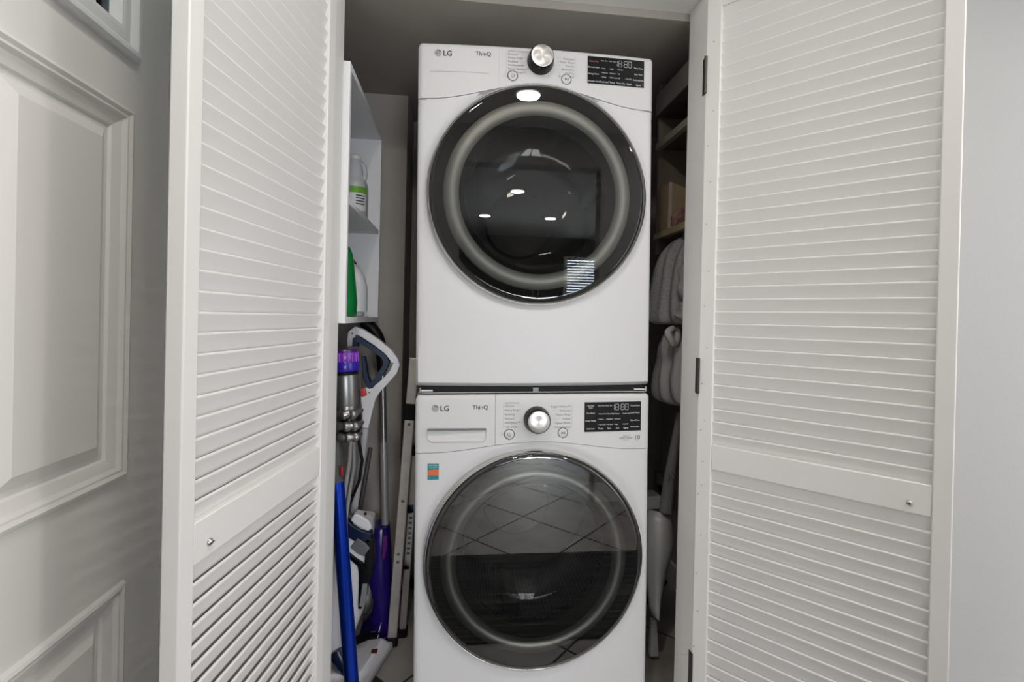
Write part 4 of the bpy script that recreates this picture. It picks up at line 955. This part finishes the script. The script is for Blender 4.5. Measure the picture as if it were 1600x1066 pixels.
# dustpan, pole and plug
dpn = thing('dustpan', 'white plastic long-handled dustpan hanging beside the washer', 'dustpan', (0.70, 1.62, 0.4))
def Dp(px, py, y=1.62): return at(px, py, y) - dpn.location
b = MB(); rowsD = [(800, 1016, 1050, 0), (815, 1012, 1053, -.02), (850, 1010, 1055, -.03), (880, 1012, 1053, -.01), (910, 1015, 1047, .0), (940, 1018, 1040, .0), (955, 1019, 1036, -.008), (964, 1021, 1031, -.02)]
nk = 12
for py, l, r_, dy in rowsD:
    A, C = Dp(l, py), Dp(r_, py)
    for k in range(nk+1): t = k/nk; q = A.lerp(C, t); b.v.append((q.x, q.y+dy+.035*(2*t-1)**2, q.z))
nr = len(rowsD)
for j in range(nr-1):
    for k in range(nk): b.f.append((j*(nk+1)+k, j*(nk+1)+k+1, (j+1)*(nk+1)+k+1, (j+1)*(nk+1)+k))
pan = b.build('pan', mat('white_pan_plastic', (0.66,0.66,0.64), 0.3), dpn, smooth=60); md = pan.modifiers.new('thick', 'SOLIDIFY'); md.thickness = .003
MB().tube([Dp(1040, 800), Dp(1046, 745), Dp(1058, 670), Dp(1062, 645)], [.022, .019, .012, .012], 16).build('handle', mat('mid_grey_tube', (0.27,0.27,0.27), 0.4), dpn, smooth=60)
w1 = cr_([Dp(1044, 752, 1.59), Dp(1047, 738, 1.585), Dp(1053, 745, 1.585), Dp(1060, 752, 1.59)], 5); MB().tube(w1, .0022, 8).build('wire_loop', CHROME, dpn, smooth=60)
MB().box(*(lambda a, c: (a.x, c.x, .02, .09, c.z, a.z))(Dp(1010, 780), Dp(1037, 800))).build('pan_back', mat('grey_pan_back', (0.40,0.40,0.39), 0.5), dpn, bevel=0.004)
sc = thing('plastic_scoop', 'narrow white plastic strip hanging below the dustpan', 'scoop', (0.71, 1.66, 0.15))
P0 = [at(1016, 964, 1.68), at(1023, 964, 1.68), at(1026.5, 1021, 1.68), at(1012, 1021, 1.68)]
MB().prism_y([(p.x-.71, p.z-.15) for p in P0], 0.0, .02).build('strip_body', mat('white_pan_plastic', (0.6,0.6,0.6)), sc, bevel=0.003)
pg = at(1031, 752, 2.295)
pl = thing('wall_plug', 'beige plug in a wall outlet behind the washer', 'plug', (pg.x, 2.299, pg.z))
MB().box(-.030, .030, -.006, -.0005, -.048, .048).build('outlet_plate', mat('beige_plate', (0.30,0.28,0.24), 0.5), pl, bevel=0.002)
MB().box(-.024, .020, -.055, -.006, -.006, .042).build('plug_body', mat('cream_plug', (0.50,0.46,0.38), 0.45), pl, bevel=0.006)
MB().loft([((0,-.035,-.05),.012,.012),((0,-.035,-.03),.018,.016),((0,-.035,-.008),.020,.018)], 16, 3).build('plug_tail', BLACK, pl, smooth=50)
# ------------------------------------------------------------------ mat on the hall floor and the kitchen that the door glass mirrors
tag(MB().box(-0.16, 1.75, 0.28, 0.95, 0.0032, 0.012).build('floor_mat', RUG, bevel=0.003), 'dark striped runner mat on the floor before the washer', 'mat')
for i, (x, ww, lab) in enumerate(((-0.78, .75, 'dark kitchen base cabinet nearest the side wall'),)):
    kc = thing('kitchen_cabinet', lab, 'cabinet', (x, -4.58, 0))
    MB().box(0, ww, 0, .58, .1, .88).build('body', KC, kc)
    for k in range(2):
        d_ = MB().box(.01+ww/2*k, ww/2*(k+1)-.01, .582, .60, .12, .86).build('door', KC, kc, bevel=.003)
        MB().tube([(ww/2+(.04 if k else -.04), .625, .6), (ww/2+(.04 if k else -.04), .625, .8)], .005, 8).build('handle', CHROME, d_)
    MB().box(-.0, ww, .0, .60, .882, .91).build('worktop', mat('dark_stone_top', (0.05,0.05,0.05), 0.2), kc)
for i, (x, ww, lab) in enumerate(((-0.78, .75, 'dark kitchen wall cabinet nearest the side wall'), (-0.02, .75, 'dark kitchen wall cabinet over the range'), (0.74, .70, 'dark kitchen wall cabinet right of the range'))):
    kc = thing('kitchen_wall_cabinet', lab, 'cabinet', (x, -4.58, 1.45))
    MB().box(0, ww, 0, .34, 0, .80).build('body', KC, kc)
    for k in range(2):
        d_ = MB().box(.01+ww/2*k, ww/2*(k+1)-.01, .342, .36, .01, .79).build('door', KC, kc, bevel=.003)
        MB().tube([(ww/2+(.04 if k else -.04), .385, .06), (ww/2+(.04 if k else -.04), .385, .22)], .005, 8).build('handle', CHROME, d_)
rg = thing('kitchen_range', 'black kitchen range with chrome oven handle', 'range', (-0.02, -4.58, 0))
MB().box(0, .75, 0, .62, .02, .91).build('body', BLACKG, rg); MB().box(.03, .72, .622, .64, .22, .72).build('oven_door', BLACKG, rg)
MB().tube([(.06, .68, .74), (.69, .68, .74)], .011, 12).build('oven_handle', CHROME, rg)
# kitchen window with blinds
wn = struct(thing('window_1', 'bright kitchen window with white horizontal blinds', 'window', (1.62, -4.58, 0.45)))
WLIT = mat('daylit_window_glass', (0.8, 0.85, 0.9), 0.3, emit=(0.86, 0.94, 1.0), es=12.0)
MB().box(0, .60, 0.0, .01, 0, 1.65).build('pane', WLIT, wn)
for (x0, x1, z0_, z1_) in ((-.05, 0, -.05, 1.70), (.60, .65, -.05, 1.70), (0, .6, -.05, 0), (0, .6, 1.65, 1.70)): MB().box(x0, x1, 0, .05, z0_, z1_).build('window_frame', WHITE_TRIM, wn)
bsm = MB().box(0.005, .595, .03, .034, 0, .03).mesh('blind_slat'); bsm.materials.append(mat('blind_white', (0.7,0.75,0.8), 0.5))
for k in range(39):
    o = bpy.data.objects.new('blind_slat', bsm); COL.objects.link(o); o.parent = wn; o.location = (0, 0, .01+.042*k)

wn2 = struct(thing('fill_panel_low', 'added glowing fill panel, window-shaped, between worktop and wall cabinets', 'window', (-0.70, -4.598, 0.94)))  # added emitter behind the camera, fills the closet from the front
for k in range(3):
    MB().box(.52*k+.02, .52*k+.50, 0.0, .01, 0.02, .47).build('pane', mat('low_fill_panel_glow', (0.8, 0.85, 0.9), 0.3, emit=(0.95, 0.97, 1.0), es=13.0), wn2)
    MB().box(.52*k-.02, .52*k+.02, 0.0, .014, 0, .49).build('window_frame', WHITE_TRIM, wn2)
MB().box(-.02, 1.45, 0.0, .014, -.02, .0).build('window_sill', WHITE_TRIM, wn2)

pd = struct(thing('fill_panel_tall', 'added glowing fill panel shaped as a glazed door beside the range', 'window', (0.80, -4.598, 0.05)))  # added emitter, brightens the lower washer and cabinet interior
for k in range(2):
    MB().box(.38*k+.02, .38*k+.36, 0.0, .01, .03, 1.36).build('pane', mat('tall_fill_panel_glow', (0.8, 0.85, 0.9), 0.3, emit=(0.95, 0.97, 1.0), es=24.0), pd)
for x in (-.02, .36, .74): MB().box(x, x+.04, 0, .02, 0, 1.40).build('door_frame', WHITE_TRIM, pd)
for z in (0, 1.36): MB().box(.02, .74, 0, .018, z, z+.03).build('door_rail', WHITE_TRIM, pd)
